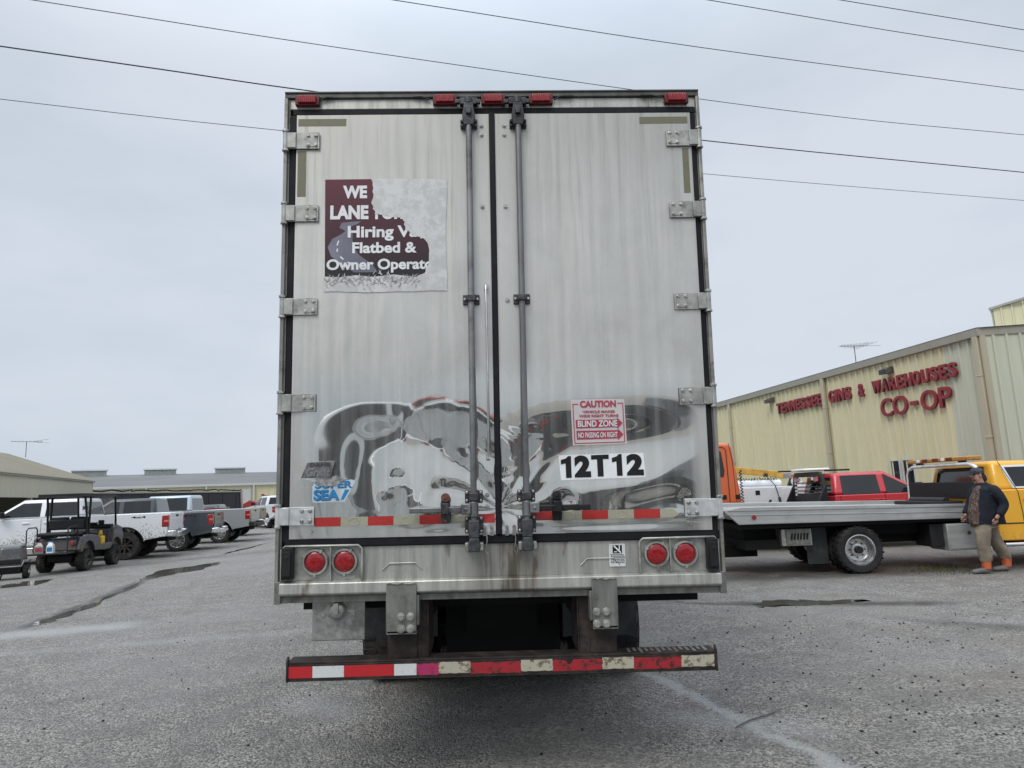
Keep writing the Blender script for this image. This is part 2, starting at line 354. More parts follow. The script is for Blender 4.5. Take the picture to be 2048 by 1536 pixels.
        if bevel:
            b = o.modifiers.new('bevel', 'BEVEL'); b.width = bevel; b.segments = seg; b.limit_method = 'ANGLE'; b.angle_limit = R(40)
        if smooth or (bevel and smooth is None):
            me.shade_smooth(); me.set_sharp_from_angle(angle=R(smooth if smooth and smooth is not True else 40))
        return o
def empty(name, loc=(0, 0, 0), rz=0):
    o = bpy.data.objects.new(name, None); COL.objects.link(o); o.location = loc; o.rotation_euler = (0, 0, rz); o.empty_display_size = .3; return o
def tag(o, label, cat=None, group=None, kind=None):
    if label: o['label'] = label
    if cat: o['category'] = cat
    if group: o['group'] = group
    if kind: o['kind'] = kind
    return o
def structure(o): o['kind'] = 'structure'; return o
def copy_tree(o, parent=None):
    c = o.copy(); COL.objects.link(c)
    if parent: c.parent = parent
    for ch in list(o.children): copy_tree(ch, c)
    return c
DG = None
def text(name, s, x0, x1, z0, z1, y, mt, parent, bold=.0, depth=.0015, fn=None, shear=0, outline=None, slant=0):
    cu = bpy.data.curves.new(name, 'FONT'); cu.body = s; cu.size = 1; cu.offset = bold; cu.extrude = depth/2; cu.shear = shear; cu.resolution_u = 4
    t = bpy.data.objects.new(name, cu); COL.objects.link(t)
    dg = bpy.context.evaluated_depsgraph_get(); me = bpy.data.meshes.new_from_object(t.evaluated_get(dg)); me.name = name
    COL.objects.unlink(t); bpy.data.objects.remove(t)
    xs = [v.co.x for v in me.vertices]; ys = [v.co.y for v in me.vertices]; a, b = min(xs), max(xs); c, d = min(ys), max(ys)
    for v in me.vertices:
        u = (v.co.x-a)/(b-a); w = (v.co.y-c)/(d-c); X = x0+(x1-x0)*u; Z = z0+(z1-z0)*w+slant*u
        Y = y-v.co.z; p = (X, Y, Z)
        if fn: p = fn(p)
        v.co = p
    me.materials.clear(); me.materials.append(M[mt] if isinstance(mt, str) else mt)
    o = bpy.data.objects.new(name, me); COL.objects.link(o); o.parent = parent; return o

# ------------------------------------------------------------------ ground
def grid_ground():
    bpy_m = MB(); bpy_m.add([(-700, -500, 0), (700, -500, 0), (700, 900, 0), (-700, 900, 0)], [(0, 1, 2, 3)])
    return structure(bpy_m.build('ground', 'ground'))
grid_ground()
def blob(name, pts, mt, z=.004, jag=.05, n=6):
    "irregular sheet on the ground"
    out = []
    for i in range(len(pts)):
        a = Vector(pts[i]); b = Vector(pts[(i+1) % len(pts)])
        for k in range(n):
            p = a.lerp(b, k/n); out.append((p.x+random.uniform(-jag, jag), p.y+random.uniform(-jag, jag)))
    mb = MB(); mb.add([(x, y, z) for x, y in out], [tuple(range(len(out)))]); o = mb.build(name, mt); return structure(o)
blob('puddle', [(-8.99, 17.08), (-9.29, 18.26), (-8.79, 19.31), (-8.55, 20.03), (-8.3, 19.38), (-8.13, 17.85), (-8.38, 17.08), (-8.38, 15.93), (-8.44, 15.51)], 'water', jag=.06)
blob('puddle', [(-7.10, 10.2), (-7.22, 10.5), (-7.30, 11.3), (-7.62, 12.8), (-8.35, 15.4), (-8.25, 15.4), (-7.50, 12.8), (-7.12, 11.3), (-7.02, 10.5)], 'water', jag=.06)
blob('puddle', [(-11.79, 15.94), (-11.92, 16.58), (-11.27, 17.03), (-10.86, 15.83), (-11.4, 15.42)], 'water', jag=.06)
blob('puddle', [(3.35, 9.93), (3.87, 9.84), (4.75, 9.66), (4.39, 9.49), (3.71, 9.45), (3.14, 9.42)], 'water', jag=.09)
if 0: blob('puddle', [(4.3, 13.43), (5.95, 13.71), (7.23, 13.4), (7.5, 12.96), (7.3, 11.9), (6.98, 11.74), (5.92, 11.95), (4.93, 12.43)], 'water', jag=.08)
blob('puddle', [(-9.9, 23.8), (-10.05, 26.48), (-10.18, 29.0), (-9.8, 25.28), (-9.7, 23.05)], 'water', jag=.06)
def pebbles():
    mb = MB()
    for i in range(900):
        if i < 640: x = random.uniform(-4.5, 6.5); y = random.uniform(4.0, 9.5)
        else: x = random.uniform(-9, 9); y = random.uniform(9, 16)
        if i % 3 == 0: x = random.uniform(1.5, 5.5); y = random.uniform(4.2, 8.5)
        r = random.choice([.004, .005, .006, .007, .009, .013])
        a = random.uniform(0, 6.28); vs = []
        for k in range(6): t = a+k*math.pi/3; q = r*random.uniform(.7, 1.3); vs.append((x+q*math.cos(t), y+q*math.sin(t), 0))
        for k in range(6): t = a+k*math.pi/3; q = r*random.uniform(.3, .7); vs.append((x+q*math.cos(t), y+q*math.sin(t), r*random.uniform(.6, 1)))
        mb.add(vs, [(0, 1, 2, 3, 4, 5), (6, 7, 8, 9, 10, 11)]+[(k, (k+1) % 6, 6+(k+1) % 6, 6+k) for k in range(6)])
    o = mb.build('pebbles', 'black'); tag(o, 'loose dark chips scattered over the gravelly yard', 'pebbles', kind='stuff')
pebbles()
st = MB().tube([(1.42, 4.93, .012), (1.55, 5.05, .014), (1.72, 5.16, .012), (1.86, 5.27, .012)], [.004, .006, .005, .003], 6).build('stick', mat('twig_bark', (.10, .09, .08), .8))
tag(st, 'thin twig lying on the pale dusty patch right of the bumper', 'twig')

# ------------------------------------------------------------------ semi trailer
TR = empty('semi_trailer', (-.1053, 4.08, 1.0458)); TR.rotation_mode = 'YXZ'; TR.rotation_euler = (.0355, .0185, .0282)
tag(TR, 'weathered stainless semi trailer seen from behind, its doors buckled at the bottom', 'trailer')
TM = Matrix.Translation((-.1053, 4.08, 1.0458)) @ (Matrix.Rotation(.0282, 4, 'Z') @ Matrix.Rotation(.0355, 4, 'X') @ Matrix.Rotation(.0185, 4, 'Y'))
TI = TM.inverted()
# --- door dents: how far the sheet is pushed in at (x,z), metres
def gs(x, z, cx, cz, sx, sz, a=0):
    ca, sa = math.cos(a), math.sin(a); u = (x-cx)*ca+(z-cz)*sa; v = -(x-cx)*sa+(z-cz)*ca
    return np.exp(-.5*((u/sx)**2+(v/sz)**2))
def dent(x, z):
    x = np.asarray(x, float); z = np.asarray(z, float)
    h = .020*gs(x, z, .70, .86, .34, .13, .10)                 # right door
    h += .013*gs(x, z, .22, .70, .15, .24, -.5)
    h -= .004*gs(x, z, .75, .62, .35, .05, 0)
    h += .008*gs(x, z, .95, .55, .16, .07, .5)
    h += .010*gs(x, z, -.52, .90, .34, .12, -.10)+.008*gs(x, z, -.76, .80, .11, .17, .15)+.011*gs(x, z, -.40, .80, .13, .17, .30)-.004*gs(x, z, -.60, .78, .035, .22, -.25)              # left door
    h += .014*gs(x, z, -.20, .78, .13, .25, .4)
    h += .007*gs(x, z, -.80, .62, .12, .16, .3)
    h -= .005*gs(x, z, -.62, .72, .07, .08, .6)
    h -= .006*gs(x, z, -.42, .66, .04, .25, -.35)
    # hard creases fanning out of the lock corner
    dx = x-.0; dz = z-.50; rr = np.hypot(dx, dz)+1e-6; th = np.arctan2(dz, dx)
    fall = np.exp(-((rr-.27)/.19)**2)
    h += .0030*fall*np.sin(th*12+1.6*np.sin(rr*9)+1.1*np.sin(x*7))*(.35+np.abs(np.sin(th*4+1)))
    h += .0005*np.exp(-(rr/.5)**2)*np.sin(x*38+6*np.sin(z*13))*np.cos(z*29+4*np.sin(x*11))
    for (cx, cz, r, a) in [(-.34, .60, .05, .004), (-.24, .64, .045, .004), (-.60, .70, .028, .004), (-.66, .62, .03, -.004), (-.07, .60, .05, .004), (.08, .60, .05, -.004), (.30, .56, .06, .005), (.42, .60, .05, -.004), (-.07, .80, .04, .004), (-.10, .48, .04, .004), (.09, .47, .04, .004), (1.05, .50, .07, .005)]:
        h += a*gs(x, z, cx, cz, r, r)
    win = 1/(1+np.exp(-(z-.42)/.022)) * 1/(1+np.exp((z-1.36)/.07))
    low = .003*gs(x, z, .75, .40, .4, .02)+.002*gs(x, z, -.4, .40, .3, .02)
    oil = .0015*(np.sin(x*5.1+1.3*np.sin(z*2.3))*np.cos(z*3.1+x*2))  # slight oil-canning over the whole sheet
    e = 1/(1+np.exp(-(1.20-np.abs(x))/.04))
    return (h*win+low)*e+oil*e
def conf(off):
    return lambda p: (p[0], p[1]+off+float(dent(p[0], p[2])), p[2])
DY = -.020     # door skin plane (local y), toward the viewer of the frame plane
def door(x0, x1):
    nx, nz = 110, 210; xs = np.linspace(x0, x1, nx)
    zs = np.concatenate([np.linspace(.355, 1.45, 150), np.linspace(1.47, 2.94, nz-150)])
    X, Z = np.meshgrid(xs, zs); Y = DY+dent(X, Z)
    vs = np.stack([X, Y, Z], -1).reshape(-1, 3).tolist()
    fs = [(j*nx+i, j*nx+i+1, (j+1)*nx+i+1, (j+1)*nx+i) for j in range(nz-1) for i in range(nx-1)]
    me = bpy.data.meshes.new('door'); me.from_pydata(vs, [], fs); me.materials.append(M['door']); me.shade_smooth()
    o = bpy.data.objects.new('door', me); COL.objects.link(o); o.parent = TR
    return o
DL = door(-1.222, -.030); DR = door(.006, 1.236)
DL['label'] = 'left door with a torn maroon sticker'; DR['label'] = 'right door with a red caution sign and black number'
# door edge slabs (thickness behind the skin)
for D, a, b in ((DL, -1.222, -.030), (DR, .006, 1.236)):
    MB().box(a+.002, b-.002, .030, .075, .357, 2.938).build('door_core', 'sill', D)
def dgrid(name, pts, mt, parent, off, n=24):
    "flat decal polygon laid on the dented skin: fine triangulated sheet"
    bm = bmesh.new(); vs = [bm.verts.new((p[0], 0, p[1])) for p in pts]; bm.faces.new(vs)
    x0 = min(p[0] for p in pts); x1 = max(p[0] for p in pts); z0 = min(p[1] for p in pts); z1 = max(p[1] for p in pts)
    for i in range(1, n):
        g = bm.verts[:]+bm.edges[:]+bm.faces[:]; bmesh.ops.bisect_plane(bm, geom=g, plane_co=(x0+(x1-x0)*i/n, 0, 0), plane_no=(1, 0, 0))
    for i in range(1, n):
        g = bm.verts[:]+bm.edges[:]+bm.faces[:]; bmesh.ops.bisect_plane(bm, geom=g, plane_co=(0, 0, z0+(z1-z0)*i/n), plane_no=(0, 0, 1))
    for v in bm.verts: v.co.y = DY-off+float(dent(v.co.x, v.co.z))
    me = bpy.data.meshes.new(name); bm.to_mesh(me); bm.free(); me.materials.append(M[mt] if isinstance(mt, str) else mt); me.shade_smooth()
    o = bpy.data.objects.new(name, me); COL.objects.link(o); o.parent = parent; return o
def rect(x0, x1, z0, z1): return [(x0, z0), (x1, z0), (x1, z1), (x0, z1)]
# --- torn recruiting sticker on the left door
def jagged(pts, a, n=5, seed=1):
    rnd = random.Random(seed); out = []
    for i in range(len(pts)-1):
        for k in range(n):
            t = k/n; out.append((pts[i][0]+(pts[i+1][0]-pts[i][0])*t+rnd.uniform(-a, a), pts[i][1]+(pts[i+1][1]-pts[i][1])*t+rnd.uniform(-a, a)))
    out.append(pts[-1]); return out
tear = [(-.756, 2.517), (-.747, 2.443), (-.756, 2.362), (-.734, 2.298), (-.690, 2.292), (-.640, 2.278), (-.587, 2.271), (-.562, 2.261), (-.55, 2.194), (-.48, 2.152), (-.434, 2.129), (-.41, 2.097), (-.414, 1.977), (-.435, 1.921), (-.496, 1.897)]
tj = jagged(tear, .006, 4)
bot = jagged([(-.496, 1.897), (-.62, 1.912), (-.75, 1.898), (-.85, 1.910), (-.95, 1.897), (-1.037, 1.905)], .008, 4, 3)
dgrid('sticker', [(-1.042, 2.520)]+tj+bot[1:], 'maroon', DL, .0012, 8)
dgrid('sticker_road', [(-.877, 2.249), (-.938, 2.243), (-.953, 2.212), (-.915, 2.190), (-.945, 2.167), (-.995, 2.142), (-1.022, 2.089), (-1.0, 2.032), (-.93, 1.975), (-.86, 1.93), (-.72, 1.93), (-.745, 1.972), (-.835, 2.042), (-.869, 2.102), (-.872, 2.15), (-.87, 2.185), (-.888, 2.215), (-.84, 2.236), (-.82, 2.251)], mat('road_print', (.17, .17, .22), .5, var=.3, sc=3), DL, .0020, 4)
for a in [(-.965, 2.10, -.955, 2.13), (-.965, 2.06, -.962, 2.08), (-.945, 2.03, -.925, 2.012), (-.90, 1.995, -.87, 1.972)]:
    dx, dz = a[2]-a[0], a[3]-a[1]; L = math.hypot(dx, dz); nx_, nz_ = -dz/L*.004, dx/L*.004
    dgrid('road_dash', [(a[0]+nx_, a[1]+nz_), (a[0]-nx_, a[1]-nz_), (a[2]-nx_, a[3]-nz_), (a[2]+nx_, a[3]+nz_)], 'pw', DL, .0026, 2)
c3 = conf(-.0030)
def dtext(s, x0, x1, z0, z1, mt, parent, bold=.02, slant=0, off=.003):
    return text('lettering', s, x0, x1, z0, z1, DY, mt, parent, bold, .0006, conf(-off), slant=slant)
dtext('WE', -.932, -.785, 2.397, 2.479, 'pw', DL, .05); dtext('LANE', -1.008, -.776, 2.264, 2.353, 'pw', DL, .05)
dtext('FOR', -.735, -.560, 2.262, 2.345, 'pw', DL, .045)
dtext('Hiring Van', -.901, -.425, 2.126, 2.222, 'pw', DL, .032); dtext('Flatbed &', -.873, -.483, 2.049, 2.118, 'pw', DL, .032)
dtext('Owner Operator', -1.027, -.340, 1.926, 2.014, 'pw', DL, .032)
# pale residue left where the sticker peeled away (lies over what remains of it)
res_edge = [(p[0]+.0, p[1]) for p in tj]
resp = res_edge+[(-.62, 1.914), (-.75, 1.900), (-.85, 1.912), (-.95, 1.899), (-1.040, 1.907), (-1.040, 1.812)]+jagged([(-1.040, 1.812), (-.8, 1.806), (-.306, 1.809)], .003, 5, 5)[1:]+jagged([(-.300, 1.809), (-.303, 2.2), (-.297, 2.512)], .003, 6, 7)+[(-.5, 2.519)]
dgrid('sticker_residue', resp, 'residue', DL, .0042, 8)
rr_ = random.Random(4)
mb = MB()
for i in range(150):
    x = -1.03+.55*i/149; z = 1.868+rr_.gauss(0, .022); L = rr_.uniform(.01, .05); w = rr_.uniform(.002, .006); a = rr_.uniform(.6, 2.5)
    dx, dz = math.cos(a)*L, math.sin(a)*L*.8
    y = DY+float(dent(x, z))-.0055; mb.add([(x-w, y, z), (x+w, y, z), (x+dx, y-.004, z+dz), (x+dx*.5-w, y-.002, z+dz*.6)], [(0, 1, 2, 3)])
mb.build('peeling_shreds', mat('shredded_film', (.5, .49, .47), .45, .4, var=.4, sc=60), DL)
# --- caution sign and number on the right door
q = conf(-.004)
cs = (.427, .752, .862, 1.134)
dgrid('caution_sign', [(cs[0], cs[3]), (cs[0]+.008, cs[2]), (cs[1]+.006, cs[2]+.006), (cs[1]-.004, cs[3]-.002)], 'ppink', DR, .0025, 30)
def ln(x0, z0, x1, z1, w, mt='pr', off=.003): 
    dx, dz = x1-x0, z1-z0; L = math.hypot(dx, dz); a, b = -dz/L*w/2, dx/L*w/2
    return [(x0+a, z0+b), (x0-a, z0-b), (x1-a, z1-b), (x1+a, z1+b)]
for L_ in [(.440, 1.108, .448, .874), (.448, .874, .745, .878), (.745, .878, .738, 1.110), (.438, 1.106, .472, 1.106), (.706, 1.108, .739, 1.108)]: dgrid('sign_border', ln(*L_, .005), 'pr', DR, .0045, 12)
dtext('CAUTION', .482, .698, 1.085, 1.126, 'pr', DR, .045, off=.005); dtext('VEHICLE MAKES', .497, .690, 1.052, 1.067, 'pr', DR, .03, off=.005); dtext('WIDE RIGHT TURNS', .476, .712, 1.027, 1.043, 'pr', DR, .03, off=.005)
dgrid('sign_arrow', [(.457, .963), (.702, .967), (.702, .955), (.735, .990), (.702, 1.024), (.702, 1.013), (.455, 1.013)], 'pr', DR, .0045, 14)
dgrid('sign_arrow', [(.460, .896), (.706, .900), (.706, .889), (.738, .923), (.706, .958), (.706, .948), (.458, .948)], 'pr', DR, .0045, 14)
dtext('BLIND ZONE', .467, .703, .970, 1.008, 'pw', DR, .025, off=.0065); dtext('NO PASSING ON RIGHT', .468, .704, .906, .938, 'pw', DR, .02, off=.0065)
dgrid('number_panel', [(.348, .806), (.358, .659), (.858, .668), (.852, .812)], 'pw', DR, .004, 30)
for xa, xb in ((.360, .421), (.663, .722)):
    dz = (xa-.36)*.02; dgrid('lettering', [(xb-.033, .673+dz), (xb, .673+dz), (xb, .800+dz), (xb-.017, .800+dz), (xb-.030, .787+dz), (xa, .778+dz), (xa, .752+dz), (xb-.033, .758+dz)], 'pk', DR, .006, 4)
dgrid('lettering', [(.575, .677), (.610, .677), (.610, .779), (.645, .779), (.645, .805), (.540, .803), (.540, .777), (.575, .778)], 'pk', DR, .006, 4)
dtext('2', .439, .536, .674, .803, 'pk', DR, .065, off=.006); dtext('2', .748, .848, .679, .806, 'pk', DR, .065, off=.006)
# --- seal sticker and maker badge on the left door
dgrid('seal_sticker', [(-1.092, .655), (-1.078, .672), (-.868, .690), (-.845, .682), (-.905, .562), (-1.085, .560), (-1.092, .572)], mat('pale_blue_film', (.50, .58, .62), .4), DL, .0015, 6)
dtext('SUPER', -1.075, -.862, .640, .682, 'pnavy', DL, .03); dtext('SUPER', -1.078, -.865, .643, .684, 'pblue', DL, .02, off=.0038)
dtext('SEA', -1.082, -.935, .570, .632, 'pnavy', DL, .05); dtext('SEA', -1.085, -.938, .573, .635, 'pblue', DL, .04, off=.0038)
dgrid('sticker_stroke', [(-.928, .575), (-.912, .575), (-.878, .632), (-.905, .632)], 'pblue', DL, .0032, 3)
dgrid('torn_film', [(-1.08, .678), (-1.01, .705), (-.955, .715), (-.90, .690), (-.96, .655), (-1.05, .655)], mat('creased_foil', (.42, .40, .38), .3, .8, var=.35, sc=40, bump=.4), DL, .005, 5)
bd = MB(); bd.prism([(-1.158, .703), (-1.120, .795), (-.960, .800), (-.985, .700)], DY-.012, DY-.003, fn if False else 'y')
bd = bd.build('maker_badge', mat('worn_badge', (.20, .20, .195), .4, .6, var=.3, sc=30), DL, .002)
text('badge_lettering', 'Great', -1.125, -.985, .712, .762, DY-.014, mat('badge_relief', (.34, .34, .33), .35, .8), DL, .03, .004, shear=.3)
text('badge_lettering', 'DANE', -1.105, -.985, .768, .790, DY-.014, mat('badge_relief_dark', (.08, .08, .08), .45, .5), DL, .03, .003)
# --- conspicuity tape along the door bottoms
for xs_, D in (([-1.077, -.927, -.77, -.622, -.471, -.317, -.136, -.034], DL), ([.171, .318, .474, .627, .78, .934, 1.010], DR)):
    for i in range(len(xs_)-1):
        z0 = .420+(.003 if D is DL else .010); red = (i % 2 == 0); x1 = xs_[i+1]
        pts = rect(xs_[i], x1-.001, z0, z0+.052)
        if D is DL and i == 5: pass
        if D is DR and i == 5: pts = [(xs_[i], z0), (x1, z0), (x1+.035, z0+.020), (x1, z0+.052), (xs_[i], z0+.052)]
        if D is DL and i == 6: red = True
        dgrid('reflective_tape', pts, 'tred' if red else 'tcream', D, .0015, 8)
        if not red and not (D is DR and i == 5):      # embossed roundel
            cx = (xs_[i]+x1)/2; rg = MB(); rg.tube([(cx+.030*math.cos(t*math.pi/12), DY-.003+float(dent(cx, z0)), z0+.026+.022*math.sin(t*math.pi/12)) for t in range(25)], .0012, 5)
            rg.build('tape_roundel', mat('roundel_cream', (.46, .45, .36), .5), D)
# olive tape remnants in the top corners
dgrid('olive_tape', rect(-1.212, -.917, 2.868, 2.915), 'olive', DL, .0012, 4); dgrid('olive_tape', rect(-1.212, -1.160, 2.412, 2.705), 'olive', DL, .0012, 4)
dgrid('olive_tape', rect(.916, 1.219, 2.868, 2.913), 'olive', DR, .0012, 4); dgrid('olive_tape', rect(1.176, 1.216, 2.412, 2.705), 'olive', DR, .0012, 4)
# --- hinges
def hinge(side, z0, z1, mt):
    D = DL if side < 0 else DR; xa = 1.078; mb = MB()
    mb.box(side*xa, side*1.265, -.034, -.026, z0, z1); mb.box(side*1.22, side*1.272, -.044, -.028, z0+.004, z1-.004)
    mb.box(side*(xa+.012), side*(xa+.075), -.0375, -.034, z0+.012, z1-.012)
    mb.cyl((side*1.284, -.030, z0-.004), (side*1.284, -.030, z1+.004), .017, seg=14)
    b = mb.use('bolt')
    for bx in (xa+.022, xa+.068):
        for bz in (z0+.022, z1-.022):
            b.cyl((side*bx, -.046, bz), (side*bx, -.036, bz), .009, seg=8); b.cyl((side*bx, -.039, bz), (side*bx, -.036, bz), .013, seg=12)
    b.cyl((side*1.284, -.030, z1+.004), (side*1.284, -.030, z1+.018), .022, seg=12); b.cyl((side*1.284, -.030, z0-.016), (side*1.284, -.030, z0-.004), .022, seg=12)
    mb.build('hinge', mt, D, .0015)
for side in (-1, 1):
    for z0, z1, mt in ((2.715, 2.820, 'hinge'), (2.250, 2.354, 'hinge'), (1.670, 1.773, 'hinge'), (1.090, 1.195, 'hinge'), (.434, .537, 'hinge_b')):
        hinge(side, z0, z1, mt)
# --- seals
s = MB()
s.box(-1.250, 1.276, -.012, .028, 2.943, 2.985); s.box(-1.264, -1.224, -.014, .028, .335, 2.943); s.box(1.238, 1.272, -.014, .028, .330, 2.943)
s.box(-.031, .005, -.034, .028, .356, 2.943); s.box(-1.250, 1.284, -.016, .028, .306, .354)
s.build('door_seal', 'seal', TR, .006)
# --- rear frame
f = MB(); f.box(-1.296, 1.296, -.004, .10, 2.987, 3.052); f.build('header', 'sill', TR, .003)
f = MB(); f.box(-1.298, 1.298, -.022, .12, 3.054, 3.087); f.box(-1.298, 1.298, -.03, .0, 3.082, 3.092); f.build('top_rail', mat('grimy_top_rail', (.10, .10, .092), .5, .3, var=.3, sc=8, stretch=(2, 1, 1), dirt=(.03, .028, .022), dirtamt=.7), TR, .003)
for sd_ in (-1, 1):
    f = MB(); f.box(sd_*1.266, sd_*1.297, -.008, .10, .10, 3.052); f.box(sd_*1.277, sd_*1.299, -.028, -.008, .0, 3.05); f.build('corner_post', M['post'], TR, .004)
f = MB(); f.box(-1.262, 1.262, .000, .06, .118, .304); f.build('sill_panel', 'sill', TR, .002)
f = MB(); f.prism([(-.006, .118), (-.044, .110), (-.050, .050), (-.030, .036), (.06, .034), (.06, .118)], -1.268, 1.268, 'x'); f.build('bottom_rail', 'sill', TR, .006)
f = MB(); f.box(-1.296, 1.296, -.010, .12, -.004, .032); f.box(-1.298, -1.262, -.030, .05, -.006, .118); f.box(1.262, 1.298, -.030, .05, -.006, .118); f.build('lower_lip', 'ptdark', TR, .003)
for sd_ in (-1, 1):
    tr_ = MB(); tr_.tube([(sd_*.573-.115, -.004, .168), (sd_*.573-.075, -.005, .205), (sd_*.573+.075, -.005, .205), (sd_*.573+.115, -.004, .168)], .004, 6); tr_.build('embossed_step', 'sill', TR)
# box behind the frame
f = MB(); f.box(-1.296, 1.296, .12, 14.4, .02, 3.08)
for i in range(36):
    y = .4+i*.39
    for sd_ in (-1, 1): f.box(sd_*1.296, sd_*1.303, y, y+.05, .15, 2.95)
f.build('cargo_box', 'sill', TR)
f = MB()
for i in range(40): f.box(-1.22, 1.22, .3+i*.35, .35+i*.35, -.10, .018)
for sd_ in (-1, 1): f.box(sd_*.45, sd_*.56, .5, 14, -.22, -.02)
f.build('floor_frame', 'dark', TR)
# --- marker lights
for cx in (-1.157, -.303, -.001, .298, 1.155):
    b = MB(); b.box(cx-.075, cx+.075, -.034, -.004, 3.000, 3.064); bo = b.build('marker_light', mat('marker_base', (.10, .004, .008), .5) if cx < -1.1 else bpy.data.materials['marker_base'], TR, .006)
    l = MB(); l.box(cx-.055, cx+.055, -.052, -.034, 3.010, 3.056)
    for k in range(9): l.box(cx-.052+k*.012, cx-.046+k*.012, -.0545, -.052, 3.012, 3.054)
    l.build('lens', 'redlens', bo, .004)
for pts_ in ([(-1.08, -.02, 3.04), (-1.04, -.025, 3.055), (-1.0, -.02, 3.056)], [(-.40, -.02, 3.04), (-.45, -.025, 3.055), (-.5, -.02, 3.056)], [(.38, -.02, 3.03), (.42, -.03, 3.05), (.5, -.024, 3.055)], [(1.07, -.02, 3.04), (1.0, -.03, 3.052), (.93, -.024, 3.056)]): MB().tube(pts_, .0055, 6).build('light_wire', 'plastic', TR, smooth=60)
# --- lock rods, keepers, handles
for sx in (-1, 1):
    D = DL if sx < 0 else DR; X = sx*.155 if sx < 0 else .150
    rd = MB(); rd.cyl((X, -.062, .30), (X, -.062, 2.99), .0185, seg=20); rod = rd.build('lock_rod', 'rod', D, smooth=50)
    # top cam and keeper
    k = MB(); k.prism([(X-.030, 2.84), (X-.040, 2.90), (X-.026, 2.985), (X+.026, 2.985), (X+.040, 2.90), (X+.030, 2.84)], -.082, -.044); k.box(X-.052, X+.052, -.040, DY+.002, 2.838, 2.89)
    k.box(X-.016, X+.016, -.10, -.03, 2.905, 2.955)
    for bx in (-.043, .043): k.cyl((X+bx, -.052, 2.85), (X+bx, -.038, 2.85), .011, seg=8); k.cyl((X+bx, -.052, 2.88), (X+bx, -.038, 2.88), .011, seg=8)
    k.build('top_keeper', 'cast', D, .005)
    k = MB(); k.box(X-.055, X+.055, -.05, -.005, 2.992, 3.035); k.cyl((X, -.06, 2.985), (X, -.06, 3.03), .024, seg=12)
    for bx in (-.07, .06): k.box(X+bx-.014, X+bx+.014, -.055, -.03, 2.995, 3.022)
    k.build('cam_socket', 'cast', D, .004)
    def guide(z, hw, hh, nm='rod_guide'):
        g = MB(); g.box(X-hw, X+hw, -.038, DY-.001, z-hh, z+hh); g.prism([(-.040, z-hh*.75), (-.092, z-hh*.6), (-.092, z+hh*.6), (-.040, z+hh*.75)], X-.026, X+.026, 'x')
        b = g.use('bolt')
        for a in (-1, 1):
            for c in ((-1, 1) if hh > .034 else (0,)): b.cyl((X+a*(hw-.012), -.050, z+c*(hh-.012)), (X+a*(hw-.012), -.038, z+c*(hh-.012)), .0095, seg=8)
        g.build(nm, 'cast', D, .004)
    guide(1.748, .050, .030); guide(.577, .052, .035); guide(.415, .053, .048)
    k = MB(); k.box(X-.030, X+.030, -.100, -.045, .345, .445); k.prism([(X-.036, .300), (X-.026, .345), (X+.026, .345), (X+.036, .300), (X+.03, .268), (X-.03, .268)], -.10, -.035)
    k.build('bottom_cam', 'rod' if False else 'cast', D, .006)
    k = MB(); k.box(X-.052, X-.030, -.085, -.004, .272, .318); k.box(X+.030, X+.052, -.085, -.004, .275, .318); k.build('bottom_keeper', 'hinge', D, .004)
    # handle bar with clevis
    x0, x1 = (-.524, -.180) if sx < 0 else (.185, .516)
    hb = MB(); hb.box(x0, x1, -.088, -.068, .490, .522); hb.build('handle', 'black' if sx > 0 else 'rod', D, .006)
    hb = MB(); c0 = X+sx*.045; hb.box(c0-.028, c0+.028, -.098, -.058, .478, .540); hb.cyl((c0, -.106, .508), (c0, -.05, .508), .010, seg=10); hb.cyl((X, -.062, .46), (X, -.062, .55), .027, seg=14); hb.build('handle_clevis', 'rod', D, .006)
    cx = -.318 if sx < 0 else .326
    ct = MB(); ct.prism([(cx-.026, .430), (cx+.026, .430), (cx+.030, .47), (cx+.022, .575), (cx-.022, .575), (cx-.030, .54)], -.052, DY-.001); ct.box(cx-.024, cx+.024, -.108, -.05, .485, .50); ct.box(cx-.022, cx+.022, -.116, -.098, .485, .545)
    ct.use(M['rustbolt'] if sx < 0 else 'black'); ct.cyl((cx, -.068, .575), (cx, -.05, .575), .026, seg=16); ct.cyl((cx, -.074, .575), (cx, -.068, .575), .011, seg=8); ct.cyl((cx, -.066, .443), (cx, -.052, .443), .010, seg=8)
    ct.build('handle_catch', 'cast' if sx < 0 else 'black', D, .004)
    # bolts by the seam
    xb = -.078 if sx < 0 else .064
    for z in (2.862, 2.802, 2.335, 1.745, .582, .515) if sx > 0 else (2.862, 2.802, 2.335, .582, .515):
        b = MB(); b.cyl((xb, DY-.012+float(dent(xb, z)), z), (xb, DY+.003+float(dent(xb, z)), z), .0085, seg=10); b.cyl((xb, DY-.004+float(dent(xb, z)), z), (xb, DY+.003+float(dent(xb, z)), z), .014, seg=12); b.build('bolt', 'bolt', D, smooth=40)
    for k_ in (0, 1): xx = xb-.018+k_*.042-(.012 if sx > 0 else 0); b = MB(); b.cyl((xx, DY-.014, .402), (xx, DY+.012, .402), .0085, seg=10); b.box(xx-.010, xx+.010, DY-.006, DY+.012, .350, .404); b.build('rope_hook', 'bolt', D, smooth=40)
    xx = -1.097 if sx < 0 else 1.103; b = MB(); b.cyl((xx, DY-.012, .397), (xx, DY+.006, .397), .010, seg=10); b.build('bolt', 'bolt', D, smooth=40)
    wv = MB(); xw = -.085+(.0 if sx < 0 else .165); wv.tube([(xw, -.05, .40), (xw+.004, -.06, .33), (xw-.006, -.06, .27), (xw+.008, -.055, .245), (xw+.014, -.06, .27), (xw+.006, -.06, .30)], .0035, 6); wv.build('security_wire', 'bolt', D, smooth=60)
